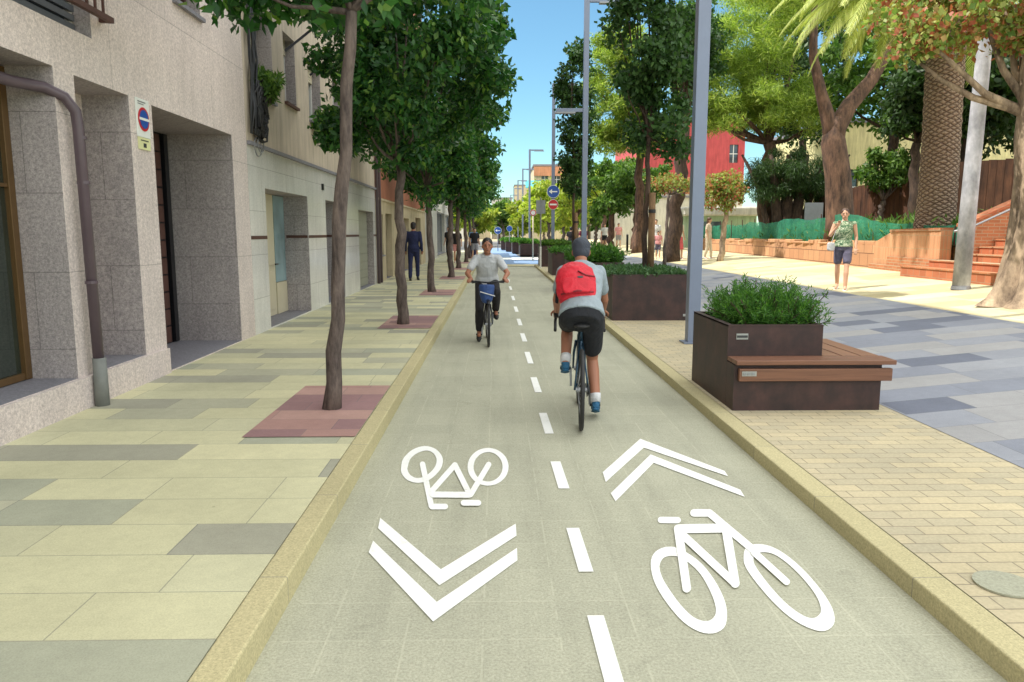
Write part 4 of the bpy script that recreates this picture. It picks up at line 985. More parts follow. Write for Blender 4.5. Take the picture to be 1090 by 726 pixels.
# palm
pm = empty('palm_tree', 'palm tree with thick diamond patterned trunk and drooping pale fronds', 'palm tree', (10.25, 17.6, 1.1))
m = MB(); pts = []; rad = []
for i in range(60):
    z = i * .11; pts.append((0.03 * math.sin(z), 0, z)); rad.append(.40 + .012 * math.sin(i * 2.4) + .1 * math.exp(-z * 1.5) + .05 * (i > 50))
m.tube(pts, rad, 26); m.build('trunk', M['palmtrunk'], pm, smooth=True)
def frond(length, az, el, seed, curl=1.0):
    rng = np.random.default_rng(seed); m = MB(); n = 34; p = Vector((0, 0, 0)); e = el; path = []
    h = Vector((math.cos(az), math.sin(az), 0))
    for i in range(n + 1):
        path.append(p.copy()); d = h * math.cos(e) + Vector((0, 0, math.sin(e))); p = p + d * length / n; e -= curl * (1.9 / n) * (.5 + i / n)
    m.tube(path[::3] + [path[-1]], [.035 * (1 - k / 14) + .006 for k in range(len(path[::3]) + 1)], 5)
    side = h.cross(Vector((0, 0, 1)))
    for i in range(4, n):
        for sub in (0, .33, .67):
            q = path[i].lerp(path[i + 1], sub); t = i / n; ll = length * .2 * math.sin(PI * min(1, t * .8 + .18)) + .06
            d = (path[i + 1] - path[i]).normalized(); up = side.cross(d).normalized()
            for sg in (-1, 1):
                v = (side * sg * .8 + d * .75 + up * .1 + Vector((0, 0, -.35 - .2 * rng.random()))).normalized() * ll * rng.uniform(.85, 1.1)
                wd = d * .013; mid = q + v * .5 + Vector((0, 0, .03)); m.add([q - wd, q + wd, mid + wd, q + v, mid - wd], [(0, 1, 2, 3, 4)])
    return m
for i in range(38):
    az = 2.399 * i; el = R(70 - 78 * (i / 38)); m = frond(3.6 + .5 * math.sin(i * 2.1), az, el, i, 1.0)
    f = m.build('frond', M['palm'], pm); f.location = (0, 0, 6.7)
for i, (az, el, L) in enumerate(((PI * 1.02, .3, 4.2), (PI * 1.08, .15, 4.2), (PI * .95, .1, 4.1), (PI * 1.15, -.05, 4.0), (PI * .98, -.05, 4.1), (PI * 1.2, .2, 4.2), (PI * 1.1, -.2, 3.8), (PI * 1.03, -.35, 3.6), (PI * 1.05, .0, 4.3), (PI * .93, -.2, 3.9), (PI * 1.12, -.4, 3.3), (PI * 1.25, .05, 4.0), (PI * 1.3, -.1, 3.9), (PI * 1.0, .2, 4.4), (PI * 1.06, .35, 4.5), (PI * 1.17, .1, 4.3), (PI * 1.22, -.3, 3.6), (PI * .9, .05, 4.0), (PI * 1.09, -.1, 4.2))):
    m = frond(L, az, el, 100 + i, .62); f = m.build('frond', M['palm'], pm); f.location = (-.1, -.1, 6.35)

# red-green leaved tree with gnarled trunk at the right edge
bt = empty('gnarled_tree', 'pale gnarled tree with red and green leaves at the right edge', 'tree', (7.82, 10.95, zr(7.8)))
m = MB(); prof = [(0, .52), (.12, .42), (.35, .34), (.8, .29), (1.3, .27), (1.9, .24), (2.4, .25), (2.8, .2), (3.3, .17), (4.2, .12)]
n = 28; vs = []
for z, r in prof:
    for k in range(n):
        a = 2 * PI * k / n; q = r * (1 + .16 * math.sin(3 * a + z * 1.1) + .1 * math.sin(7 * a - z * 2) * (1.6 if z < .4 else 1) + .08 * noise.noise(Vector((math.cos(a) * 2, math.sin(a) * 2, z * 3)))); vs.append((q * math.cos(a) + .08 * math.sin(z * 1.4) - .03 * z, q * math.sin(a), z - .03))
fs = [(i * n + k, i * n + (k + 1) % n, (i + 1) * n + (k + 1) % n, (i + 1) * n + k) for i in range(len(prof) - 1) for k in range(n)]
m.add(vs, fs)
P = []
for i, (c, rd, nn_) in enumerate((((-.1, -.1, 5.0), (1.7, 1.7, 1.3), 9500), ((-1.2, .4, 4.3), (1.1, 1.0, .7), 3600), ((.8, .2, 4.0), (1, 1, .7), 2600))):
    p, cen = crown_pts(300 + i, c, rd, 34, .36, nn_, .3); P.append(p); limbs(m, (-.12, 0, 2.7 + .4 * (i == 0)), [tuple(q) for q in cen], .09, i, 6)
m.build('trunk', M['bark_gnarl'], bt, smooth=True); link('crown', leafmesh('crown', np.concatenate(P), .1, .8, 33, .3), M['leaf_red'], bt)
# pale post
t = empty('pale_post', 'pale grey round post in front of the brick stairs', 'post', (8.36, 13.35, zr(8.36)))
MB().tube([(0, 0, 0), (.02, 0, 2), (.06, 0, 4.5), (.1, 0, 7)], [.145, .13, .115, .1], 18).build('pole', M['post_dapple'], t, smooth=True)
MB().tube([(0, 0, 0), (0, 0, .06)], [.165, .155], 18).build('base_collar', M['galv'], t)

# leaning pine trunk with forked top, and other trees on the bed
t = empty('leaning_pine', 'thick reddish pine trunk leaning and forking under the palm fronds', 'tree', (10.62, 23.5, 1.3))
m = MB(); m.tube([(.18, 0, -.1), (.1, 0, .6), (-.05, 0, 2.0), (-.26, 0, 3.0), (-.3, 0, 3.75)], [.55, .42, .38, .36, .2], 16)
m.tube([(-.24, 0, 2.7), (-.2, 0, 3.4), (.2, .1, 4.1), (.9, .2, 4.9), (1.6, .3, 6.2), (1.7, .4, 8)], [.28, .3, .25, .2, .17, .1], 12); m.tube([(-.26, 0, 2.8), (-.38, 0, 3.5), (-.7, 0, 4.4), (-.95, .2, 5.6), (-1.0, .2, 7.5)], [.25, .24, .17, .13, .09], 12)
P = []
for i, (c, rd, nn_) in enumerate((((1.2, .8, 8.8), (2.4, 2.2, 1.7), 9000), ((-1.4, .6, 8.2), (2.2, 2.0, 1.6), 8000))):
    p, cen = crown_pts(340 + i, c, rd, 40, .5, nn_, .4); P.append(p); limbs(m, (1.7, .4, 7.6) if i == 0 else (-1.0, .2, 7.2), [tuple(q) for q in cen], .1, i, 6)
m.build('trunk', M['bark_pine'], t, smooth=True); link('crown', leafmesh('crown', np.concatenate(P), .26, .14, 34, .05), M['leaf_pine'], t)

def pine(x, y, z, th, crown, label, seed, n, ls, leaf='leaf_pine', bark='bark_pine', r=.3, lean=(0, 0), ncl=90, rc=.6, name='pine_tree', cat='tree', asp=.12, group=None):
    return tree(name, label, cat, (x, y, z), th, lean, r, r * .6, crown, leaf, ls, n, ncl, rc, bark, seed, group, asp, nlimb=12, flatz=.6, limbr=.5, droop=-.1)
# large bushy one left of the palm fronds
pine(12.3, 34.5, 1.15, 4.4, [((-1.2, 0, 5.8), (2.3, 2.0, 1.3), .5), ((1.1, .2, 5.9), (1.8, 1.9, 1.4), .4), ((-1.4, .3, 9.0), (3.1, 2.4, 2.0), .9), ((.8, .3, 11.6), (3.3, 2.4, 2.1), .8), ((-3.0, .2, 7.4), (1.5, 1.6, 1.3), .3)], 'large bright green pine with layered bushy crown above the netting', 81, 82000, .3, r=.42, ncl=230, rc=.7)
# dark shaggy cycad/palm like stumps below it
t = empty('shaggy_stump_palm', 'dark shaggy multi stemmed trunk clump behind the netting', 'tree', (12.7, 33.2 - .2, 1.1)); m = MB()
for dx, dy, l, r_ in ((-.35, 0, -.25, .22), (.0, .1, .0, .28), (.35, 0, .2, .24), (.65, .1, .5, .16), (-.65, .1, -.7, .12), (1.0, 0, .8, .1)):
    m.tube([(dx, dy, -.1), (dx + l * .3, dy, 1.0), (dx + l, dy, 2.6), (dx + l * 2, dy, 3.8)], [r_ * 1.5, r_, r_ * .8, r_ * .4], 10)
m.build('trunk', M['bark_dark'], t, smooth=True)
P, cen = crown_pts(350, (0, 0, 2.8), (2.3, 1.5, 1.1), 60, .5, 26000, .3)
P = P[~((np.abs(P[:, 0]) < .7) & (P[:, 2] < 2.0))]
link('crown', leafmesh('crown', P, .22, .12, 35, .5), M['leaf_evergreen'], t)
# backdrop trees
BK = [(17.0, 43, 11, 3.6, 'leaf_evergreen', 'tall dark evergreen behind the large bright pine'), (17.5, 34, 9.5, 3.8, 'leaf_mid', 'broad mid green tree behind the leaning pine'),
      (21.5, 31, 8.5, 3.4, 'leaf_evergreen', 'dark green tree behind the palm trunk'), (25, 30, 9, 3.6, 'leaf_mid', 'broad green tree at the back right behind the pale post'),
      (16.5, 27, 7.5, 2.4, 'leaf_evergreen', 'dark leafy tree right of the leaning trunk'), (28, 26, 9, 3.4, 'leaf_evergreen', 'dark tree at the far right edge behind the gnarled tree')]
for i, (x, y, h, r_, lf, lb) in enumerate(BK):
    cr = [((0, 0, h * .74), (r_, r_, h * .27), 1)]
    if i in (0, 1): cr.append(((0, 0, h * .95), (r_ * .8, r_ * .8, h * .3), .6))
    tree('background_tree', lb, 'tree', (x, y, 1.2 if x > 11.5 else .64), h * .5, (.2, 0), .28, .2, cr, lf, .3, 15000, 80, .8, 'bark_dark', 400 + i, 'trees at the back of the plaza', .5, nlimb=8)
tree('small_tree', 'small thin tree with round light crown in front of the pale yellow building', 'tree', (15.0, 29.5, 1.5), 1.3, (.1, 0), .13, .1, [((0.1, 0, 2.5), (1.2, 1.1, .8), 1)], 'leaf_mid', .2, 3500, 30, .35, 'bark', 501, None, .5)
tree('small_tree', 'thin dark stemmed tree just left of the blue grey pole behind the netting', 'tree', (14.9, 27.0, 1.5), 3.2, (.0, 0), .2, .15, [((0.0, 0, 4.4), (1.4, 1.3, 1.2), 1)], 'leaf_evergreen', .22, 4500, 30, .4, 'bark_dark', 502, None, .5)
t = empty('grey_pole', 'blue grey round pole behind the netting left of the palm trunk', 'pole', (15.1, 26.2, 1.4)); MB().tube([(0, 0, 0), (0, 0, 4.2)], .1, 12).build('pole', M['post'], t, smooth=True); MB().tube([(0, 0, 0), (0, 0, .1)], .16, 12).build('base', M['post'], t)
# pinkish tree right of first lamp post, plaza trees
tree('flowering_tree', 'small tree with pinkish green crown right of the nearest lamp post', 'tree', (8.2, 27.5, .53), 2.0, (.15, 0), .12, .08, [((0.0, 0, 2.5), (.75, .75, .65), 1)], 'leaf_red', .12, 3600, 34, .3, 'bark_gnarl', 503, None, .7)
tree('plaza_tree', 'dark straight trunked tree in front of the red building', 'tree', (7.0, 30.0, .42), 5.2, (.35, 0), .3, .22, [((0.3, 0, 8.2), (1.5, 1.4, 1.6), 1)], 'leaf_col', .2, 10000, 70, .5, 'bark_dark', 504, None, .5)
tree('pollard_tree', 'low tree with thin pinkish green leaves left of the first lamp post', 'tree', (6.3, 28.2, .36), 2.6, (.1, 0), .07, .05, [((0.4, 0, 3.0), (1.2, .9, .28), 1)], 'leaf_red', .11, 1800, 30, .3, 'bark', 505, None, .7)
pine(7.7, 41, .49, 6.0, [((-1.0, 0, 8.7), (1.9, 1.8, 3.3), 1), ((-.4, 0, 6.0), (2.0, 1.8, 1.3), .4)], 'tall bright green tree between second lamp post and planter tree', 506, 26000, .32, ncl=110, rc=.6, asp=.2)
for i, (x, y, h, lb, lf) in enumerate(((6.6, 44, 3.8, 'round crowned plaza tree with pale trunk, left of the white wall', 'leaf_mid'), (8.6, 47, 4.2, 'round crowned plaza tree in front of the white wall', 'leaf_mid'), (5.4, 52, 3.8, 'light green plaza tree beyond the second lamp post', 'leaf_yel'), (8.2, 58, 4.5, 'light green plaza tree farther beyond the white wall corner', 'leaf_yel'))):
    tree('plaza_tree', lb, 'tree', (x, y, zr(x)), 2.4, (.1, 0), .22, .15, [((0, 0, h), (2.0, 1.8, 1.5), 1)], lf, .26, 7000, 50, .5, 'bark_pine', 510 + i, 'round crowned trees on the far plaza', .5)
FT = [(4.6, 66, 'leaf_yel'), (6.6, 74, 'leaf_yel'), (3.8, 84, 'leaf_yel'), (9.5, 72, 'leaf_mid'), (-2.3, 88, 'leaf_yel'), (.4, 105, 'leaf_yel'), (3.0, 110, 'leaf_yel'), (-2.6, 110, 'leaf_mid'), (12.5, 80, 'leaf_yel'), (6.2, 98, 'leaf_yel'), (-5.5, 78, 'leaf_yel'), (.9, 92, 'leaf_mid')]
for i, (x, y, lf) in enumerate(FT):
    h = 3.6 if i not in (5, 6) else 3.0
    tree('distant_tree', 'distant yellow green tree lining the end of the street' if lf == 'leaf_yel' else 'distant mid green tree among the yellow green ones at the street end', 'tree', (x, y, 0.1), 2.2, (0, 0), .2, .12, [((0, 0, h), (2.3, 2.0, 1.9), 1)], lf, .45, 3500, 40, .6, 'bark', 530 + i, 'distant yellow green street trees' if lf == 'leaf_yel' else 'distant mid green street trees', .55)

# ------------------------------------------------------------------ buildings on the right and far
def simple_building(name, label, x0, x1, y0, y1, z0, z1, mat, wins, roofm='sill', parts=None):
    """wins: on the front (-Y) face: (xa, xb, za, zb)"""
    t = empty(name, label, 'building'); m = MB(); dep = .15
    xs = sorted({x0, x1, *[a for w_ in wins for a in w_[:2]]}); zs = sorted({z0, z1, *[a for w_ in wins for a in w_[2:]]})
    for i in range(len(xs) - 1):
        for j in range(len(zs) - 1):
            cx = (xs[i] + xs[i + 1]) / 2; cz = (zs[j] + zs[j + 1]) / 2
            if any(w_[0] < cx < w_[1] and w_[2] < cz < w_[3] for w_ in wins): continue
            m.add([(xs[i], y0, zs[j]), (xs[i + 1], y0, zs[j]), (xs[i + 1], y0, zs[j + 1]), (xs[i], y0, zs[j + 1])], [(0, 1, 2, 3)])
    for a, b, c_, d_ in wins: m.add([(a, y0, c_), (b, y0, c_), (b, y0, d_), (a, y0, d_), (a, y0 + dep, c_), (b, y0 + dep, c_), (b, y0 + dep, d_), (a, y0 + dep, d_)], [(0, 4, 5, 1), (1, 5, 6, 2), (2, 6, 7, 3), (3, 7, 4, 0)])
    m.add([(x0, y0, z0), (x0, y1, z0), (x0, y1, z1), (x0, y0, z1), (x1, y0, z0), (x1, y1, z0), (x1, y1, z1), (x1, y0, z1)], [(0, 3, 2, 1), (4, 5, 6, 7), (1, 2, 6, 5)])
    m.build('wall', M[mat], t); MB().box(x0 - .15, x1 + .15, y0 - .15, y1, z1 + .002, z1 + .25).build('roof', M[roofm], t)
    for a, b, c_, d_ in wins:
        f = MB().box(a, b, y0 + dep, y0 + dep + .04, c_, d_).build('window', M['glass_win'], t)
        MB().box(a, b, y0 + dep - .03, y0 + dep - .001, (c_ + d_) / 2 - .03, (c_ + d_) / 2 + .03).box((a + b) / 2 - .03, (a + b) / 2 + .03, y0 + dep - .034, y0 + dep - .004, c_, d_).build('window_frame', M['white'], f)
    return t
simple_building('yellow_building', 'pale yellow building behind the brown fence', 19.3, 36, 44, 54, .6, 7.8, 'paleyellow', [(20.0, 21.0, 3.2, 5.2), (22.5, 23.7, 3.2, 5.2), (26, 27.2, 3.2, 5.2), (29.5, 30.7, 3.2, 5.2), (33, 34.2, 3.2, 5.2)])
rb = simple_building('red_building', 'building with red upper wall and orange band behind the plaza trees', 11.2, 19.5, 60, 72, 4.6, 10.2, 'redwall', [(18.3, 19.0, 7, 8.4)])
MB().box(11.2, 19.5, 59.95, 60.2, 4.61, 5.9).build('orange_band', M['orange'], rb); MB().box(11.15, 19.5, 60.0, 72, .5, 4.59).build('ground_floor', M['white_wall'], rb)
wwl = empty('white_wall', 'whitewashed wall behind the strollers on the far plaza', 'wall'); MB().box(8.6, 16.5, 55.5, 55.75, .5, 4.1).build('wall_face', M['white_wall'], wwl); MB().box(8.5, 16.6, 55.4, 55.85, 4.102, 4.25).build('coping', M['sill'], wwl)
kk = empty('pale_green_kiosk', 'low pale green kiosk behind the left end of the netting', 'kiosk', (14.2, 47, .65)); MB().box(-2.3, 2.0, 0, 3, 0, 1.95).build('wall', M['palegreen'], kk); MB().box(-2.6, 2.3, -.3, 3.2, 1.952, 2.5).build('roof', M['white_wall'], kk, bevel=.1); MB().box(-1.6, -.2, -.03, -.002, .8, 1.6).build('window', M['glass_win'], kk)
# brown board fence
fe = empty('board_fence', 'dark brown board fence at the back of the planting bed', 'fence')
m = MB(); rg_ = random.Random(9)
def fence_line(x0, y0, x1, y1, z0, h0, h1):
    L = math.hypot(x1 - x0, y1 - y0); n = int(L / .22)
    for i in range(n):
        t0, t1 = i / n, (i + .94) / n; h = h0 + (h1 - h0) * t0 + rg_.uniform(-.02, .02)
        m.bar((x0 + (x1 - x0) * (t0 + t1) / 2, y0 + (y1 - y0) * (t0 + t1) / 2, z0), (x0 + (x1 - x0) * (t0 + t1) / 2, y0 + (y1 - y0) * (t0 + t1) / 2, z0 + h), L / n * .95, .03, up=(-(y1 - y0), x1 - x0, 0))
fence_line(14.3, 34, 16.4, 26.5, 1.3, 1.9, 2.7); m.build('boards', M['fencebrown'], fe); m = MB(); fence_line(13.5, 22.3, 17.6, 21.8, 1.3, 2.3, 2.6)
m.build('boards', M['fencebrown'], fe)
MB().box(13.3, 13.48, 22.2, 22.4, 1.2, 3.7).build('post', M['fencebrown'], fe)
t = empty('info_board', 'grey information board in front of the brown fence', 'sign', (12.2, 29.0, 1.6)); MB().box(-.35, .35, 0, .05, .2, 1.1).build('panel', M['galv'], t); MB().box(-.3, -.25, .05, .1, -.2, .9).box(.25, .3, .05, .1, -.2, .9).build('leg', M['galv'], t)
# far end of the street
simple_building('far_block', 'far pale block with orange top above the blue arrow sign', 5.2, 12.5, 104, 116, 0, 10.5, 'cream', [(6.2 + 1.6 * i, 7.1 + 1.6 * i, z, z + 1.5) for i in range(4) for z in (2, 5, 8)])
fb = [o for o in bpy.data.objects if o.get('label', '').startswith('far pale block')][0]
MB().box(5.15, 9.5, 103.6, 103.98, 9.2, 10.4).build('orange_parapet', M['orange'], fb)
M['turq'] = plain('turquoise awning', srgb(70, 160, 170), .7); MB().add([(4.0, 103.9, 8.6), (7.2, 103.9, 8.6), (7.2, 102.6, 7.6), (4.0, 102.6, 7.6), (4.0, 103.9, 8.5), (7.2, 103.9, 8.5), (7.2, 102.6, 7.5), (4.0, 102.6, 7.5)], [(0, 1, 2, 3), (7, 6, 5, 4), (3, 2, 6, 7), (0, 3, 7, 4), (1, 5, 6, 2)]).build('awning', M['turq'], fb)
for i, (x0, x1, y, h, mt) in enumerate(((-14, -8.2, 190, 10, 'white_wall'), (-8, -1.5, 200, 8.5, 'cream'), (-1.2, 4.5, 210, 11, 'white_wall'), (4.8, 11, 195, 13.5, 'cream'), (11.5, 20, 200, 16, 'white_wall'), (-26, -15, 150, 12, 'cream'), (13.5, 24, 108, 9, 'white_wall'))):
    simple_building('distant_building', ['pale distant building, leftmost across the street end', 'cream distant building left of the street end centre', 'white distant building in the middle of the street end', 'cream distant building right of the street end centre', 'tall white distant building at the right of the street end', 'cream building behind the far left street trees', 'white building behind the far plaza trees'][i], x0, x1, y, y + 10, 0, h, mt, [(x0 + 1 + 2 * k, x0 + 1.9 + 2 * k, z, z + 1.5) for k in range(int((x1 - x0 - 1) / 2)) for z in (2, 5.2)])

# ------------------------------------------------------------------ PEOPLE
def capsule(mb, a, ra, b, rb, n=14, k=4):
    a = Vector(a); b = Vector(b); d = (b - a)
    L = d.length; d = d.normalized() if L > 1e-6 else Vector((0, 0, 1))
    pts = []; rad = []
    for i in range(k): t = (PI / 2) * (1 - i / k); pts.append(a - d * ra * math.sin(t)); rad.append(max(ra * math.cos(t), 1e-4))
    pts.append(a); rad.append(ra); pts.append(b); rad.append(rb)
    for i in range(1, k + 1): t = (PI / 2) * (i / k); pts.append(b + d * rb * math.sin(t)); rad.append(max(rb * math.cos(t), 1e-4))
    u = Vector((0, 0, 1)) if abs(d.z) < .9 else Vector((1, 0, 0)); r = d.cross(u).normalized(); q = d.cross(r); vs = []
    for p, rr_ in zip(pts, rad):
        for j in range(n): an = 2 * PI * j / n; vs.append(p + (r * math.cos(an) + q * math.sin(an)) * rr_)
    m = len(pts); fs = [(i * n + j, i * n + (j + 1) % n, (i + 1) * n + (j + 1) % n, (i + 1) * n + j) for i in range(m - 1) for j in range(n)]
    fs += [tuple(range(n - 1, -1, -1)), tuple((m - 1) * n + j for j in range(n))]; mb.add(vs, fs)
def ellipsoid(mb, c, u, v, w_, ru, rv, rw, n=16, m=10):
    c = Vector(c); vs = []; fs = []
    for i in range(m + 1):
        t = PI * (i + .001) / (m + .002)
        for j in range(n): a = 2 * PI * j / n; vs.append(c + Vector(u) * ru * math.sin(t) * math.cos(a) + Vector(v) * rv * math.sin(t) * math.sin(a) + Vector(w_) * rw * math.cos(t))
    fs = [(i * n + j, (i + 1) * n + j, (i + 1) * n + (j + 1) % n, i * n + (j + 1) % n) for i in range(m) for j in range(n)]
    fs += [tuple(range(n)), tuple(m * n + j for j in range(n - 1, -1, -1))]; mb.add(vs, fs)
def loft(mb, rings, n=20):
    vs = []
    for c, u, v, ru, rv in rings:
        for j in range(n): a = 2 * PI * j / n; vs.append(Vector(c) + Vector(u) * ru * math.cos(a) + Vector(v) * rv * math.sin(a))
    m = len(rings); fs = [(i * n + j, i * n + (j + 1) % n, (i + 1) * n + (j + 1) % n, (i + 1) * n + j) for i in range(m - 1) for j in range(n)]
    fs += [tuple(range(n - 1, -1, -1)), tuple((m - 1) * n + j for j in range(n))]; mb.add(vs, fs)
def remesh(mb, vox, sm=3):
    me = mb.mesh('tmp'); o = bpy.data.objects.new('tmp', me); COL.objects.link(o)
    r = o.modifiers.new('r', 'REMESH'); r.mode = 'VOXEL'; r.voxel_size = vox; s = o.modifiers.new('s', 'SMOOTH'); s.iterations = sm; s.factor = .5
    bpy.context.view_layer.update(); out = bpy.data.meshes.new_from_object(o.evaluated_get(bpy.context.evaluated_depsgraph_get()))
    bpy.data.objects.remove(o); out.materials.clear(); return out
def hand(mb, w_, d, nrm, curl, s, fine=True, side=1):
    """palm + four unequal bent fingers + thumb; d = pointing direction, nrm = palm normal (fingers curl that way)"""
    d = Vector(d).normalized(); nrm = Vector(nrm); nrm = (nrm - d * nrm.dot(d)).normalized(); a = d.cross(nrm) * side
    w_ = Vector(w_); pc = w_ + d * .045 * s
    ellipsoid(mb, pc, a, nrm, d, .04 * s, .017 * s, .052 * s, 12, 8)
    for i, (off, L) in enumerate(((-.028, .068), (-.0095, .078), (.0095, .074), (.028, .058))):
        p = w_ + d * .08 * s + a * off * s; q = p; dd = d; seg = L * s / 3
        for j in range(3):
            dd = (Matrix.Rotation(curl * (.75 if j else .5), 3, d.cross(nrm)) @ dd).normalized(); e = q + dd * seg; capsule(mb, q, (.0095 - .001 * j) * s, e, (.0088 - .001 * j) * s, 8, 2); q = e
    p = w_ + d * .022 * s - a * .028 * s; e1 = p + (d * .55 - a * .65 + nrm * .5).normalized() * .038 * s; e2 = e1 + (d * .7 + a * .1 + nrm * .7).normalized() * .03 * s
    capsule(mb, p, .013 * s, e1, .0105 * s, 8, 2); capsule(mb, e1, .0105 * s, e2, .0085 * s, 8, 2)
def person(label, loc, rz, P, col, s=1.0, vox=.012, long_hair=False, helmet=False, bottoms='shorts', sleeve='short', group=None, face=True, skirt=False, hair='hair_black', girth=1.0):
    """P: joint dict in local metres; person faces local +Y. s scales thicknesses."""
    t = empty('person', label, 'person', loc, rz, group)
    V = {k: Vector(v) for k, v in P.items() if k not in ('look', 'hands')}
    r = (V['shR'] - V['shL']).normalized(); g = s * girth
    hipr = (V['hiR'] - V['hiL']).normalized()
    pel, che, nek, hed = V['pelvis'], V['chest'], V['neck'], V['head']
    def ax(d): 
        d = d.normalized(); f = d.cross(r).normalized() * -1; return f
    look = Vector(P.get('look', (0, 1, 0))).normalized(); hu = (hed - nek).normalized(); hu = (hu - look * hu.dot(look) * .8).normalized(); look = (look - hu * look.dot(hu)).normalized(); hx = look.cross(hu).normalized()
    def torso(mb, inf=0, lo=-.08, neckr=1):
        sp = che - pel; f1 = ax(sp); f2 = ax(nek - che)
        w_ = pel.lerp(che, .45)
        loft(mb, [(pel + sp.normalized() * lo, hipr, f1, (.12 * g + inf), (.085 * g + inf)), (pel, hipr, f1, .163 * g + inf, .115 * g + inf), (w_, r, f1, .138 * g + inf, .098 * g + inf), (che, r, f1, .162 * g + inf, .115 * g + inf),
                  (che.lerp(nek, .45), r, f2, .168 * s + inf, .10 * s + inf), (che.lerp(nek, .78), r, f2, .125 * s + inf, .075 * s + inf), (nek.lerp(hed, -.02), r, f2, (.068 + .0) * s * neckr + inf * .4, .062 * s * neckr + inf * .4)])
    def armp(mb, S, inf=0, upto=2):
        sh, el, wr = V['sh' + S], V['el' + S], V['wr' + S]
        ins = sh.lerp(che.lerp(nek, .5), .35)
        capsule(mb, ins, .056 * s + inf, sh, .05 * s + inf)
        if upto >= 2: capsule(mb, sh, .05 * s + inf, el, .038 * s + inf); capsule(mb, el, .039 * s + inf, wr, .026 * s + inf)
        else: capsule(mb, sh, .05 * s + inf, sh.lerp(el, upto), .046 * s + inf * 1.3)
    def legp(mb, S, inf=0, frac=2.0):
        h, k_, a = V['hi' + S], V['kn' + S], V['an' + S]
        if frac <= 1: capsule(mb, h, .085 * g + inf, h.lerp(k_, frac), (.085 - .025 * frac) * g + inf * 1.3)
        else:
            capsule(mb, h, .083 * g + inf, k_, .053 * s + inf); cf = k_.lerp(a, .33); back = ax(Vector((0, 0, 1))) * -.012 * s
            e = k_.lerp(a, frac - 1); 
            if frac >= 1.4: capsule(mb, k_, .05 * s + inf, cf + back, .054 * s + inf); capsule(mb, cf + back, .054 * s + inf, e, (.054 - .02 * (frac - 1.3)) * s + inf)
            else: capsule(mb, k_, .055 * s + inf, e, .054 * s + inf)
    b = MB(); torso(b); hs = s
    for S in 'LR':
        armp(b, S); legp(b, S)
        a_, toe = V['an' + S], V['to' + S]; capsule(b, a_ + Vector((0, 0, -.03 * s)), .033 * s, a_.lerp(toe, .9) + Vector((0, 0, -.02 * s)), .028 * s)
        d = (V['wr' + S] - V['el' + S]).normalized(); hd = P.get('hands', {}).get(S, (d, (0, 0, -1), .3)); hand(b, V['wr' + S], hd[0], hd[1], hd[2], s, side=1 if S == 'R' else -1)
    capsule(b, nek.lerp(hed, -.1), .055 * s, hed.lerp(nek, .25), .052 * s)
    ellipsoid(b, hed + hu * .02 * s, hx, look, hu, .074 * s, .092 * s, .10 * s)
    ellipsoid(b, hed - hu * .05 * s + look * .022 * s, hx, look, hu, .056 * s, .062 * s, .065 * s)
    ellipsoid(b, hed - hu * .092 * s + look * .052 * s, hx, look, hu, .026 * s, .024 * s, .02 * s)
    capsule(b, hed + hu * .012 * s + look * .088 * s, .010 * s, hed - hu * .026 * s + look * .104 * s, .014 * s, 10, 3)
    for q in (-1, 1): ellipsoid(b, hed + hx * .076 * q * s - hu * .005 * s - look * .008 * s, hx, look, hu, .01 * s, .018 * s, .03 * s); ellipsoid(b, hed + hx * .034 * q * s + hu * .026 * s + look * .076 * s, hx, look, hu, .024 * s, .012 * s, .009 * s)
    me = remesh(b, vox * .62 if vox < .013 else vox, 2); body = link('body', me, M[col['skin']], t, smooth=True)
    if face:
        e = MB()
        for q in (-1, 1): ellipsoid(e, hed + hx * .03 * q * s + hu * .008 * s + look * .083 * s, hx, look, hu, .012 * s, .008 * s, .006 * s, 8, 6); capsule(e, hed + hx * .016 * q * s + hu * .028 * s + look * .091 * s, .004 * s, hed + hx * .045 * q * s + hu * .03 * s + look * .08 * s, .003 * s, 6, 2)
        link('eyes', e.mesh('eyes'), M['hair_black'], t, smooth=True)
        e = MB(); ellipsoid(e, hed - hu * .058 * s + look * .083 * s, hx, look, hu, .022 * s, .008 * s, .007 * s, 8, 6); link('mouth', e.mesh('mouth'), M['lips'], t, smooth=True)
    h = MB()
    if helmet:
        ellipsoid(h, hed + hu * .05 * s - look * .012 * s, hx, look, hu, .088 * s, .112 * s, .085 * s, 20, 12); ellipsoid(h, hed + hu * .0 * s - look * .04 * s, hx, look, hu, .08 * s, .075 * s, .08 * s)
        link('cap', remesh(h, .008, 2), M['trousers_slate'], t, smooth=True)
    else:
        ellipsoid(h, hed + hu * .042 * s - look * .014 * s, hx, look, hu, .083 * s, .096 * s, .092 * s, 18, 10); ellipsoid(h, hed - look * .045 * s - hu * .01 * s, hx, look, hu, .078 * s, .062 * s, .09 * s)
        if long_hair: ellipsoid(h, hed - look * .06 * s - hu * .1 * s, hx, look, hu, .085 * s, .05 * s, .15 * s)
        h2 = remesh(h, .009, 1)
        for v in h2.vertices: v.co += Vector((noise.noise(v.co * 60), noise.noise(v.co * 60 + Vector((9, 0, 0))), noise.noise(v.co * 60 + Vector((0, 9, 0))))) * .006
        link('hair', h2, M[hair], t, smooth=True)
    c = MB(); torso(c, .02 * s, lo=-.05 if bottoms != 'dress' else -.1, neckr=.95)
    hemc = pel - (che - pel).normalized() * .02; loft(c, [(hemc, hipr, ax(che - pel), .18 * g + .012, .135 * g + .012), (pel + (che - pel).normalized() * .09, hipr, ax(che - pel), .155 * g + .02, .108 * g + .022)])
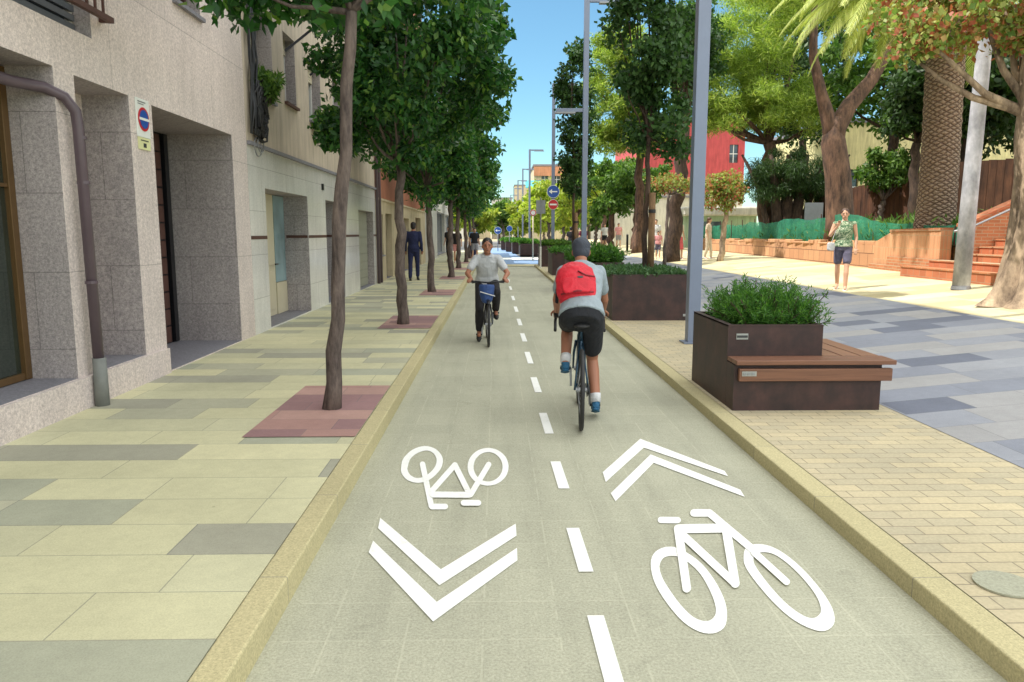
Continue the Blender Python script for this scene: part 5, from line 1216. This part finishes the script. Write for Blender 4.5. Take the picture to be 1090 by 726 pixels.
    if sleeve == 'short': [armp(c, S, .012 * s, .62) for S in 'LR']
    elif sleeve == 'long': [armp(c, S, .012 * s, 2) for S in 'LR']
    elif sleeve == 'cap': [armp(c, S, .004 * s, .05) for S in 'LR']
    sm = remesh(c, vox, 3)
    for v in sm.vertices:
        n_ = noise.noise(v.co * 11) + .5 * noise.noise(v.co * 25); v.co += v.normal * .0035 * n_ * s if vox < .02 else Vector()
    link('shirt' if sleeve != 'long' else 'jacket', sm, M[col['top']], t, smooth=True)
    c = MB(); sp = che - pel; f1 = ax(sp)
    if skirt:
        a0 = (V['anL'] + V['anR']) / 2; fr = .62
        loft(c, [(pel + Vector((0, 0, .09)), r, f1, .15 * g, .115 * g), (pel, r, f1, .19 * g, .15 * g), (pel.lerp(a0, fr * .5), r, f1, .2 * g, .17 * g), (pel.lerp(a0, fr), r, f1, .24 * g, .21 * g)])
        link('skirt', remesh(c, vox, 3), M[col['bot']], t, smooth=True)
    else:
        loft(c, [(pel - sp.normalized() * .10, hipr, f1, .145 * g, .12 * g), (pel, hipr, f1, .18 * g, .135 * g), (pel + sp.normalized() * .05, hipr, f1, .16 * g, .12 * g)])
        for S in 'LR': legp(c, S, .016 * s, {'shorts': .72, 'knee': 1.02 if False else .98, 'trousers': 1.93}[bottoms])
        sm = remesh(c, vox, 3)
        for v in sm.vertices: v.co += v.normal * .003 * noise.noise(v.co * 13) * s if vox < .02 else Vector()
        link('shorts' if bottoms != 'trousers' else 'trousers', sm, M[col['bot']], t, smooth=True)
    for S in 'LR':
        c = MB(); a_, toe = V['an' + S], V['to' + S]; dn = Vector((0, 0, -1)); fd = (toe - a_).normalized(); sd_ = r
        # sole plane parallel to fd
        up = fd.cross(sd_).normalized(); up = up if up.z > 0 else -up
        base = a_ - up * .055 * s
        heel = base - fd * .045 * s; tp = heel + fd * .265 * s
        loft(c, [(heel - fd * .012 * s, sd_, up, .012 * s, .012 * s), (heel, sd_, up, .03 * s, .03 * s), (heel.lerp(tp, .3) + up * .006 * s, sd_, up, .036 * s, .04 * s), (heel.lerp(tp, .65), sd_, up, .044 * s, .03 * s), (heel.lerp(tp, .9) - up * .006 * s, sd_, up, .036 * s, .02 * s), (tp - up * .008 * s, sd_, up, .012 * s, .01 * s)])
        capsule(c, a_ - up * .03 * s, .038 * s, a_ + up * .0 * s, .036 * s)
        sh = link('shoe', remesh(c, .008, 2), M[col['shoe']], t, smooth=True)
        c = MB(); loft(c, [(heel - up * .034 * s + fd * .0, sd_, fd, .02 * s, .02 * s), (heel - up * .02 * s, sd_, fd, .025 * s, .03 * s)]) if False else None
        so_ = MB(); pts_ = [heel - fd * .01 * s, heel.lerp(tp, .3), heel.lerp(tp, .65), heel.lerp(tp, 1.0)]
        so_.tube([p_ - up * .03 * s for p_ in pts_], [.026 * s, .033 * s, .042 * s, .018 * s], 10, flat=.3); link('sole', so_.mesh('sole'), M[col.get('sole', 'white')], sh, smooth=True)
    return t
M['trousers_slate'] = cloth('charcoal cap', srgb(56, 62, 74), .7)
def stand(h=1.7, stride=.0, armL=None, armR=None, swing=0):
    k = h / 1.75
    P = dict(pelvis=(0, 0, .95), chest=(0, .0, 1.26), neck=(0, .0, 1.49), head=(0, .025, 1.62), shL=(-.19, 0, 1.42), shR=(.19, 0, 1.42),
             elL=(-.24, -.03 + swing, 1.14), elR=(.24, -.03 - swing, 1.14), wrL=(-.25, .06 + swing * 1.8, .90), wrR=(.25, .06 - swing * 1.8, .90),
             hiL=(-.09, 0, .92), hiR=(.09, 0, .92), knL=(-.1, .03 + stride * .45, .50), knR=(.1, .03 - stride * .35, .50),
             anL=(-.1, stride * .9, .085), anR=(.1, -stride * .9, .10 + abs(stride) * .12), toL=(-.11, stride * .9 + .18, .05), toR=(.11, -stride * .9 + .17, .04))
    if armL: P['elL'], P['wrL'] = armL
    if armR: P['elR'], P['wrR'] = armR
    return {q: tuple(c * k for c in v) for q, v in P.items()}

# ------------------------------------------------------------------ bicycles
def bicycle(label, loc, rz, style, paint, s=1.0):
    t = empty('bicycle', label, 'bicycle', loc, rz); k = .335 * s; WB = 1.0 * s
    q = lambda x, y, z: (x * s, y * s, z * s)
    def wheel(y):
        w_ = MB(); n = 40
        w_.tube([(0, y + (k - .017) * math.cos(2 * PI * i / n), k + (k - .017) * math.sin(2 * PI * i / n)) for i in range(n + 1)], .017, 8, cap=False)
        ty = w_.build('wheel', M['black'], t, smooth=True)
        w_ = MB(); w_.tube([(0, y + (k - .042) * math.cos(2 * PI * i / n), k + (k - .042) * math.sin(2 * PI * i / n)) for i in range(n + 1)], .011, 6, cap=False); w_.build('rim', M['galv' if style == 'city' else 'blackmetal'], ty, smooth=True)
        w_ = MB(); w_.tube([(-.045, y, k), (.045, y, k)], .02, 10)
        for i in range(24): a = 2 * PI * i / 24; w_.tube([((.03 if i % 2 else -.03), y + .018 * math.cos(a + .5), k + .018 * math.sin(a + .5)), (0, y + (k - .045) * math.cos(a), k + (k - .045) * math.sin(a))], .0018, 4)
        w_.build('spokes', M['galv'], ty)
    wheel(0); wheel(WB)
    bb = q(0, .43, .28); st = q(0, .30, .70); ht = q(0, .80, .80); hb = q(0, .84, .66); sd_ = q(0, .27, .80)
    f = MB(); T = .017 * s
    f.tube([bb, st], T, 10).tube([st, sd_], .013 * s, 10).tube([ht, hb], .02 * s, 10).tube([bb, hb], T * 1.2, 10).tube([st, ht], T, 10).tube([q(-.05, .43, .28), q(.05, .43, .28)], .025 * s, 10)
    for sx in (-1, 1): f.tube([q(sx * .02, .42, .28), q(sx * .055, 0.02, .335)], .009 * s, 8).tube([q(sx * .012, .30, .68), q(sx * .055, .02, .335)], .008 * s, 8)
    f.build('frame', M[paint], t, smooth=True)
    f = MB(); f.tube([hb, q(0, .86, .60)], .02 * s, 8)
    for sx in (-1, 1): f.tube([q(sx * .03, .86, .62), q(sx * .05, .9, .5), q(sx * .055, 1.0, .335)], [.014 * s, .012 * s, .009 * s], 8)
    f.build('fork', M[paint], t, smooth=True)
    sa = MB(); loft(sa, [(q(0, .12, .835), (1, 0, 0), (0, 0, 1), .03 * s, .012 * s), (q(0, .15, .84), (1, 0, 0), (0, 0, 1), .07 * s, .02 * s), (q(0, .24, .835), (1, 0, 0), (0, 0, 1), .055 * s, .02 * s), (q(0, .34, .83), (1, 0, 0), (0, 0, 1), .02 * s, .016 * s), (q(0, .40, .825), (1, 0, 0), (0, 0, 1), .014 * s, .012 * s)])
    sa.build('saddle', M['black'], t, smooth=True)
    h = MB(); g_ = MB()
    if style == 'road':
        h.tube([ht, q(0, .80, .83), q(0, .88, .84)], .014 * s, 8); h.tube([q(-.21, .89, .84), q(.21, .89, .84)], .013 * s, 8)
        for sx in (-1, 1):
            h.tube([q(sx * .21, .89, .84), q(sx * .22, .97, .83), q(sx * .225, .99, .78), q(sx * .225, .95, .72), q(sx * .225, .86, .71)], .014 * s, 8); g_.tube([q(sx * .22, .95, .845), q(sx * .22, 1.0, .87), q(sx * .222, 1.01, .80), q(sx * .224, 1.02, .73)], [.019 * s, .016 * s, .009 * s, .006 * s], 8)
    else:
        h.tube([ht, q(0, .79, .90), q(0, .84, .93)], .015 * s, 8); h.tube([q(-.26, .74, .95), q(-.18, .80, .95), q(0, .84, .94), q(.18, .80, .95), q(.26, .74, .95)], .012 * s, 8)
        for sx in (-1, 1): g_.tube([q(sx * .19, .79, .95), q(sx * .275, .73, .95)], .017 * s, 8); g_.tube([q(sx * .17, .83, .94), q(sx * .24, .82, .93)], .006 * s, 6)
    hh = h.build('handlebar', M['blackmetal'], t, smooth=True); g_.build('grips', M['black'], hh, smooth=True)
    c = MB(); n = 28; c.tube([q(.055, .43, .28), q(.062, .43, .28)], .09 * s, 28); c.tube([q(.05, .0, .335), q(.06, .0, .335)], .04 * s, 18)
    c.tube([q(.058, .43, .372), q(.056, .0, .374)], .005 * s, 5).tube([q(.058, .43, .188), q(.056, .0, .296)], .005 * s, 5)
    cr = c.build('chainset', M['blackmetal'], t)
    c = MB(); c.bar(q(.08, .43, .28), q(.085, .44, .115), .02 * s, .012 * s).bar(q(-.08, .43, .28), q(-.085, .42, .445), .02 * s, .012 * s); c.build('crank', M['galv'], cr)
    for p_ in (q(.13, .44, .115), q(-.13, .42, .445)): c = MB(); c.box(p_[0] - .045, p_[0] + .045, p_[1] - .035, p_[1] + .035, p_[2] - .01, p_[2] + .01); c.build('pedal', M['blackmetal'], cr)
    if style == 'city':
        m_ = MB()
        for y, a0, a1 in ((0, 15, 170), (WB, 60, 190)): m_.tube([(0, y + (k + .025) * math.cos(R(a)), k + (k + .025) * math.sin(R(a))) for a in range(a0, a1, 12)], .022, 6, flat=.4)
        m_.build('mudguard', M['blackmetal'], t, smooth=True)
    return t

# rider seen from behind
RZ = R(-5); rl = (.67, 5.80, 0)
bicycle('dark teal racing bicycle ridden away by the person with the red backpack', rl, RZ, 'road', 'bike_blue', .97)
RP = dict(pelvis=(0, .24, .90), chest=(0, .44, 1.13), neck=(0, .60, 1.29), head=(0, .70, 1.385), shL=(-.15, .56, 1.225), shR=(.15, .56, 1.225),
          elL=(-.205, .68, .98), elR=(.205, .68, .98), wrL=(-.205, .88, .86), wrR=(.205, .88, .86), hiL=(-.088, .25, .87), hiR=(.088, .25, .87),
          knL=(-.11, .62, .77), knR=(.10, .50, .50), anL=(-.125, .33, .50), anR=(.13, .36, .165), toL=(-.13, .47, .46), toR=(.135, .50, .115),
          look=(.0, 1, -.1), hands={'L': ((0, .9, -.2), (0.0, -.2, -1), .85), 'R': ((0, .9, -.2), (0.0, -.2, -1), .85)})
person('cyclist seen from behind in grey t-shirt, black shorts and dark cap', rl, RZ, RP, dict(skin='skin_tan', top='tee_grey', bot='shorts_black', shoe='shoe_blue', sole='shoe_blue'), s=.95, vox=.011, helmet=True, face=True, bottoms='shorts', girth=1.05)
def ride_tf(loc, rz): return Matrix.Translation(loc) @ Matrix.Rotation(rz, 4, 'Z')
riders = [o for o in bpy.data.objects if o.name.startswith('person')]
for S_, a_, k_ in ((0, (-.125, .33, .50), (-.11, .62, .77)), (1, (.13, .36, .165), (.10, .50, .50))):
    c = MB(); A = Vector(a_); K = Vector(k_); d_ = (K - A).normalized(); c.tube([A - d_ * .02, A + d_ * .03, A + d_ * .055], [.043, .045, .047], 12); c.build('sock', M['white_cloth'], riders[0], smooth=True)
# backpack
bp = empty('backpack', 'bright red backpack worn on the back of the cyclist', 'backpack', rl, RZ)
c = MB(); up = Vector((0, .20 + .36 * .55, .39)).normalized(); up = Vector((-.10, .6, 1)).normalized(); sdv = (Vector((1, 0, 0)) - up * up.x).normalized(); bk = up.cross(sdv).normalized(); bk = bk if bk.y < 0 else -bk
base = Vector((-.035, .27, 1.0))
loft(c, [(base + up * a + bk * o_, sdv, bk, ru, rv) for a, o_, ru, rv in ((-.015, 0, .10, .05), (.0, 0, .145, .085), (.08, .01, .165, .105), (.2, .01, .165, .10), (.28, .0, .145, .085), (.34, -.02, .10, .06), (.37, -.03, .05, .03))])
me = remesh(c, .009, 2)
for v in me.vertices: v.co += v.normal * .006 * (noise.noise(v.co * 14) + .6 * noise.noise(v.co * 31))
link('bag_body', me, M['red_bag'], bp, smooth=True)
c = MB(); loft(c, [(base + up * a + bk * .115, sdv, bk, ru, .022) for a, ru in ((.02, .10), (.05, .12), (.13, .12), (.16, .10))]); link('front_pocket', remesh(c, .008, 2), M['red_bag'], bp, smooth=True)
c = MB(); c.tube([base + up * .03 + sdv * -.13 + bk * .09, base + up * .028 + bk * .142, base + up * .03 + sdv * .13 + bk * .09], .008, 6).tube([base + up * .19 + sdv * .155 + bk * .05, base + up * .175 + bk * .115 + sdv * .08, base + up * .22 + bk * .11 + sdv * .02], .007, 6); c.build('zip', M['red_dark'], bp, smooth=True)
c = MB(); ellipsoid(c, base + up * .15 + bk * .128 + sdv * .03, sdv, bk, up, .032, .012, .014); c.build('badge', M['ink'], bp, smooth=True)
c = MB()
for sx in (-1, 1): c.tube([base + up * .33 + sdv * .07 * sx - bk * .02, base + up * .36 + sdv * .10 * sx - bk * .13, base + up * .22 + sdv * .15 * sx - bk * .22, base + up * .05 + sdv * .165 * sx - bk * .1], .014, 6, flat=.5)
c.build('strap', M['shorts_black'], bp, smooth=True)

# rider coming towards the camera
fl = (-.14, 11.15, 0); RZ2 = R(180 + 2)
bicycle('black upright city bicycle ridden towards the camera', fl, RZ2, 'city', 'blackmetal', .93)
fb_ = empty('handlebar_bag', 'blue bag with white stripe hanging from the handlebar of the oncoming bicycle', 'bag', fl, RZ2)
c = MB(); loft(c, [((0.02, .86, z), (1, 0, 0), (0, 1, 0), ru, .08) for z, ru in ((.60, .05), (.63, .075), (.72, .10), (.82, .11), (.85, .10))]); link('bag_body', remesh(c, .01, 2), M['bag_blue'], fb_, smooth=True)
MB().bar((-.09, .935, .70), (.11, .945, .76), .02, .012).build('stripe', M['white_cloth'], fb_)
FP = dict(pelvis=(0, .24, .86), chest=(0, .33, 1.09), neck=(0, .40, 1.26), head=(.0, .45, 1.365), shL=(-.155, .39, 1.19), shR=(.155, .39, 1.19),
          elL=(-.285, .47, .985), elR=(.285, .47, .985), wrL=(-.225, .64, .905), wrR=(.225, .64, .905), hiL=(-.085, .25, .83), hiR=(.085, .25, .83),
          knL=(-.12, .60, .72), knR=(.115, .52, .48), anL=(-.12, .33, .45), anR=(.12, .34, .16), toL=(-.125, .47, .42), toR=(.125, .47, .11),
          look=(.0, 1, .12), hands={'L': ((-.25, .7, .1), (0.0, .1, -1), .85), 'R': ((.25, .7, .1), (0.0, .1, -1), .85)})
fman_z = True
# mirror so that his right (image left) leg is the low one
person('man in pale grey shirt cycling towards the camera', fl, RZ2, FP, dict(skin='skin_brown', top='shirt_pale', bot='trousers_black', shoe='shoe_black', sole='shoe_black'), s=.93, vox=.011, bottoms='trousers', girth=1.0)

fm = [o for o in bpy.data.objects if o.get('label', '').startswith('man in pale grey shirt cycling')][0]
c = MB()
for sx in (-1, 1): c.add([(sx * .012, .468, 1.215), (sx * .05, .455, 1.262), (sx * .078, .41, 1.262), (sx * .07, .455, 1.215)], [(0, 1, 2, 3)]); c.add([(sx * .012, .474, 1.213), (sx * .05, .461, 1.264), (sx * .08, .414, 1.262), (sx * .072, .461, 1.213)], [(0, 1, 2, 3)])
c.build('collar', M['shirt_pale'], fm)
c = MB(); c.tube([(0, .475, 1.20), (0, .45, 1.1), (.0, .435, 1.0), (0, .40, .9)], .004, 5, flat=.5); c.build('button_placket', M['shirt_dark'], fm)

# walking woman on the right
wx, wy = 6.97, 15.06
WP = stand(1.62, .2, None, ((.27, .06, 1.17), (.12, .2, 1.36))); WP['look'] = (-.1, 1, 0)
WP['hands'] = {'R': ((-.3, .1, .9), (-.3, .8, .2), .6)}
person('woman in green patterned top and slate shorts walking with hand raised', (wx, wy, zr(wx)), R(150), WP, dict(skin='skin_fair', top='floral', bot='shorts_slate', shoe='shoe_white'), s=.92, vox=.012, hair='hair_brown', sleeve='cap', bottoms='shorts', girth=1.02)
t = empty('shoulder_bag', 'small white bag hanging at the hip of the walking woman', 'bag', (wx - .26, wy - .02, zr(wx) + .78)); c = MB(); loft(c, [((0, 0, z), (1, 0, 0), (0, 1, 0), a, .04) for z, a in ((0, .05), (.02, .08), (.13, .08), (.16, .06))]); link('bag_body', remesh(c, .01, 2), M['white_cloth'], t, smooth=True)
MB().tube([(0, 0, .14), (.06, -.05, .4), (.2, -.03, .62)], .006, 5).build('strap', M['white_cloth'], t)

# suited man walking away on the left
SP = stand(1.76, -.14, swing=.03); SP['hands'] = {}
person('man in navy suit walking away behind the second left tree', (-2.50, 23.0, ZL), R(0), SP, dict(skin='skin_tan', top='navy', bot='navy', shoe='shoe_black', sole='shoe_black'), s=1.0, vox=.016, sleeve='long', bottoms='trousers', face=False)
def far(label, x, y, z, h, rz, top, bot, skin='skin_fair', bt_='shorts', stride=.12, skirt=False, sleeve='short', lh=False, hair='hair_brown', arm=None, group=None):
    P = stand(h, stride, armR=arm)
    return person(label, (x, y, z), R(rz), P, dict(skin=skin, top=top, bot=bot, shoe='shoe_white'), s=h / 1.75, vox=.02, bottoms=bt_, skirt=skirt, sleeve=sleeve, long_hair=lh, hair=hair, face=False, group=group)
far('man in white t-shirt and pale jeans walking right of the staked tree', 7.62, 36.1, .48, 1.72, 160, 'white_cloth', 'jeans', bt_='trousers', stride=.18)
far('woman in coral red skirt and cream top on the plaza', 7.55, 31.2, .48, 1.66, 200, 'cream_cloth', 'red_dress', skirt=True, lh=True)
far('child in orange and white standing left of the woman in coral skirt', 7.0, 32.6, .44, 1.2, 170, 'orange_cloth' if 'orange_cloth' in M else 'pink', 'shorts_slate')
far('woman in pale clothes standing right of the nearest lamp post', 8.3, 29.5, .54, 1.62, 240, 'cream_cloth', 'cream_cloth', bt_='trousers', lh=True)
far('stroller in white top and dark shorts far on the plaza', 7.6, 53, .49, 1.7, 180, 'white_cloth', 'shorts_black')
far('stroller in pink top and light shorts far on the plaza', 8.25, 51, .53, 1.68, 185, 'pink', 'shorts_grey')
far('person with dark backpack left of the second lamp post', 4.3, 43.5, .18, 1.72, 0, 'trousers_black', 'jeans', bt_='trousers', hair='hair_black')
far('person in maroon top right of the second lamp post', 4.95, 43, .24, 1.7, 10, 'maroon', 'jeans', bt_='trousers', hair='hair_black')
far('person in black top and pink shorts between the far left trees', -1.9, 36.5, ZL, 1.68, 180, 'trousers_black', 'pink')
far('person in black clothes beside the far left street tree', -2.35, 38, ZL, 1.75, 150, 'trousers_black', 'trousers_black', bt_='trousers', hair='hair_black')
far('person in dark top and grey shorts at the far left pavement', -1.1, 39, ZL, 1.7, 200, 'trousers_black', 'shorts_grey', hair='hair_black')
far('person in light blue shirt behind the oncoming cyclist', -1.25, 42, ZL, 1.75, 170, 'jeans', 'navy', bt_='trousers', hair='hair_black')
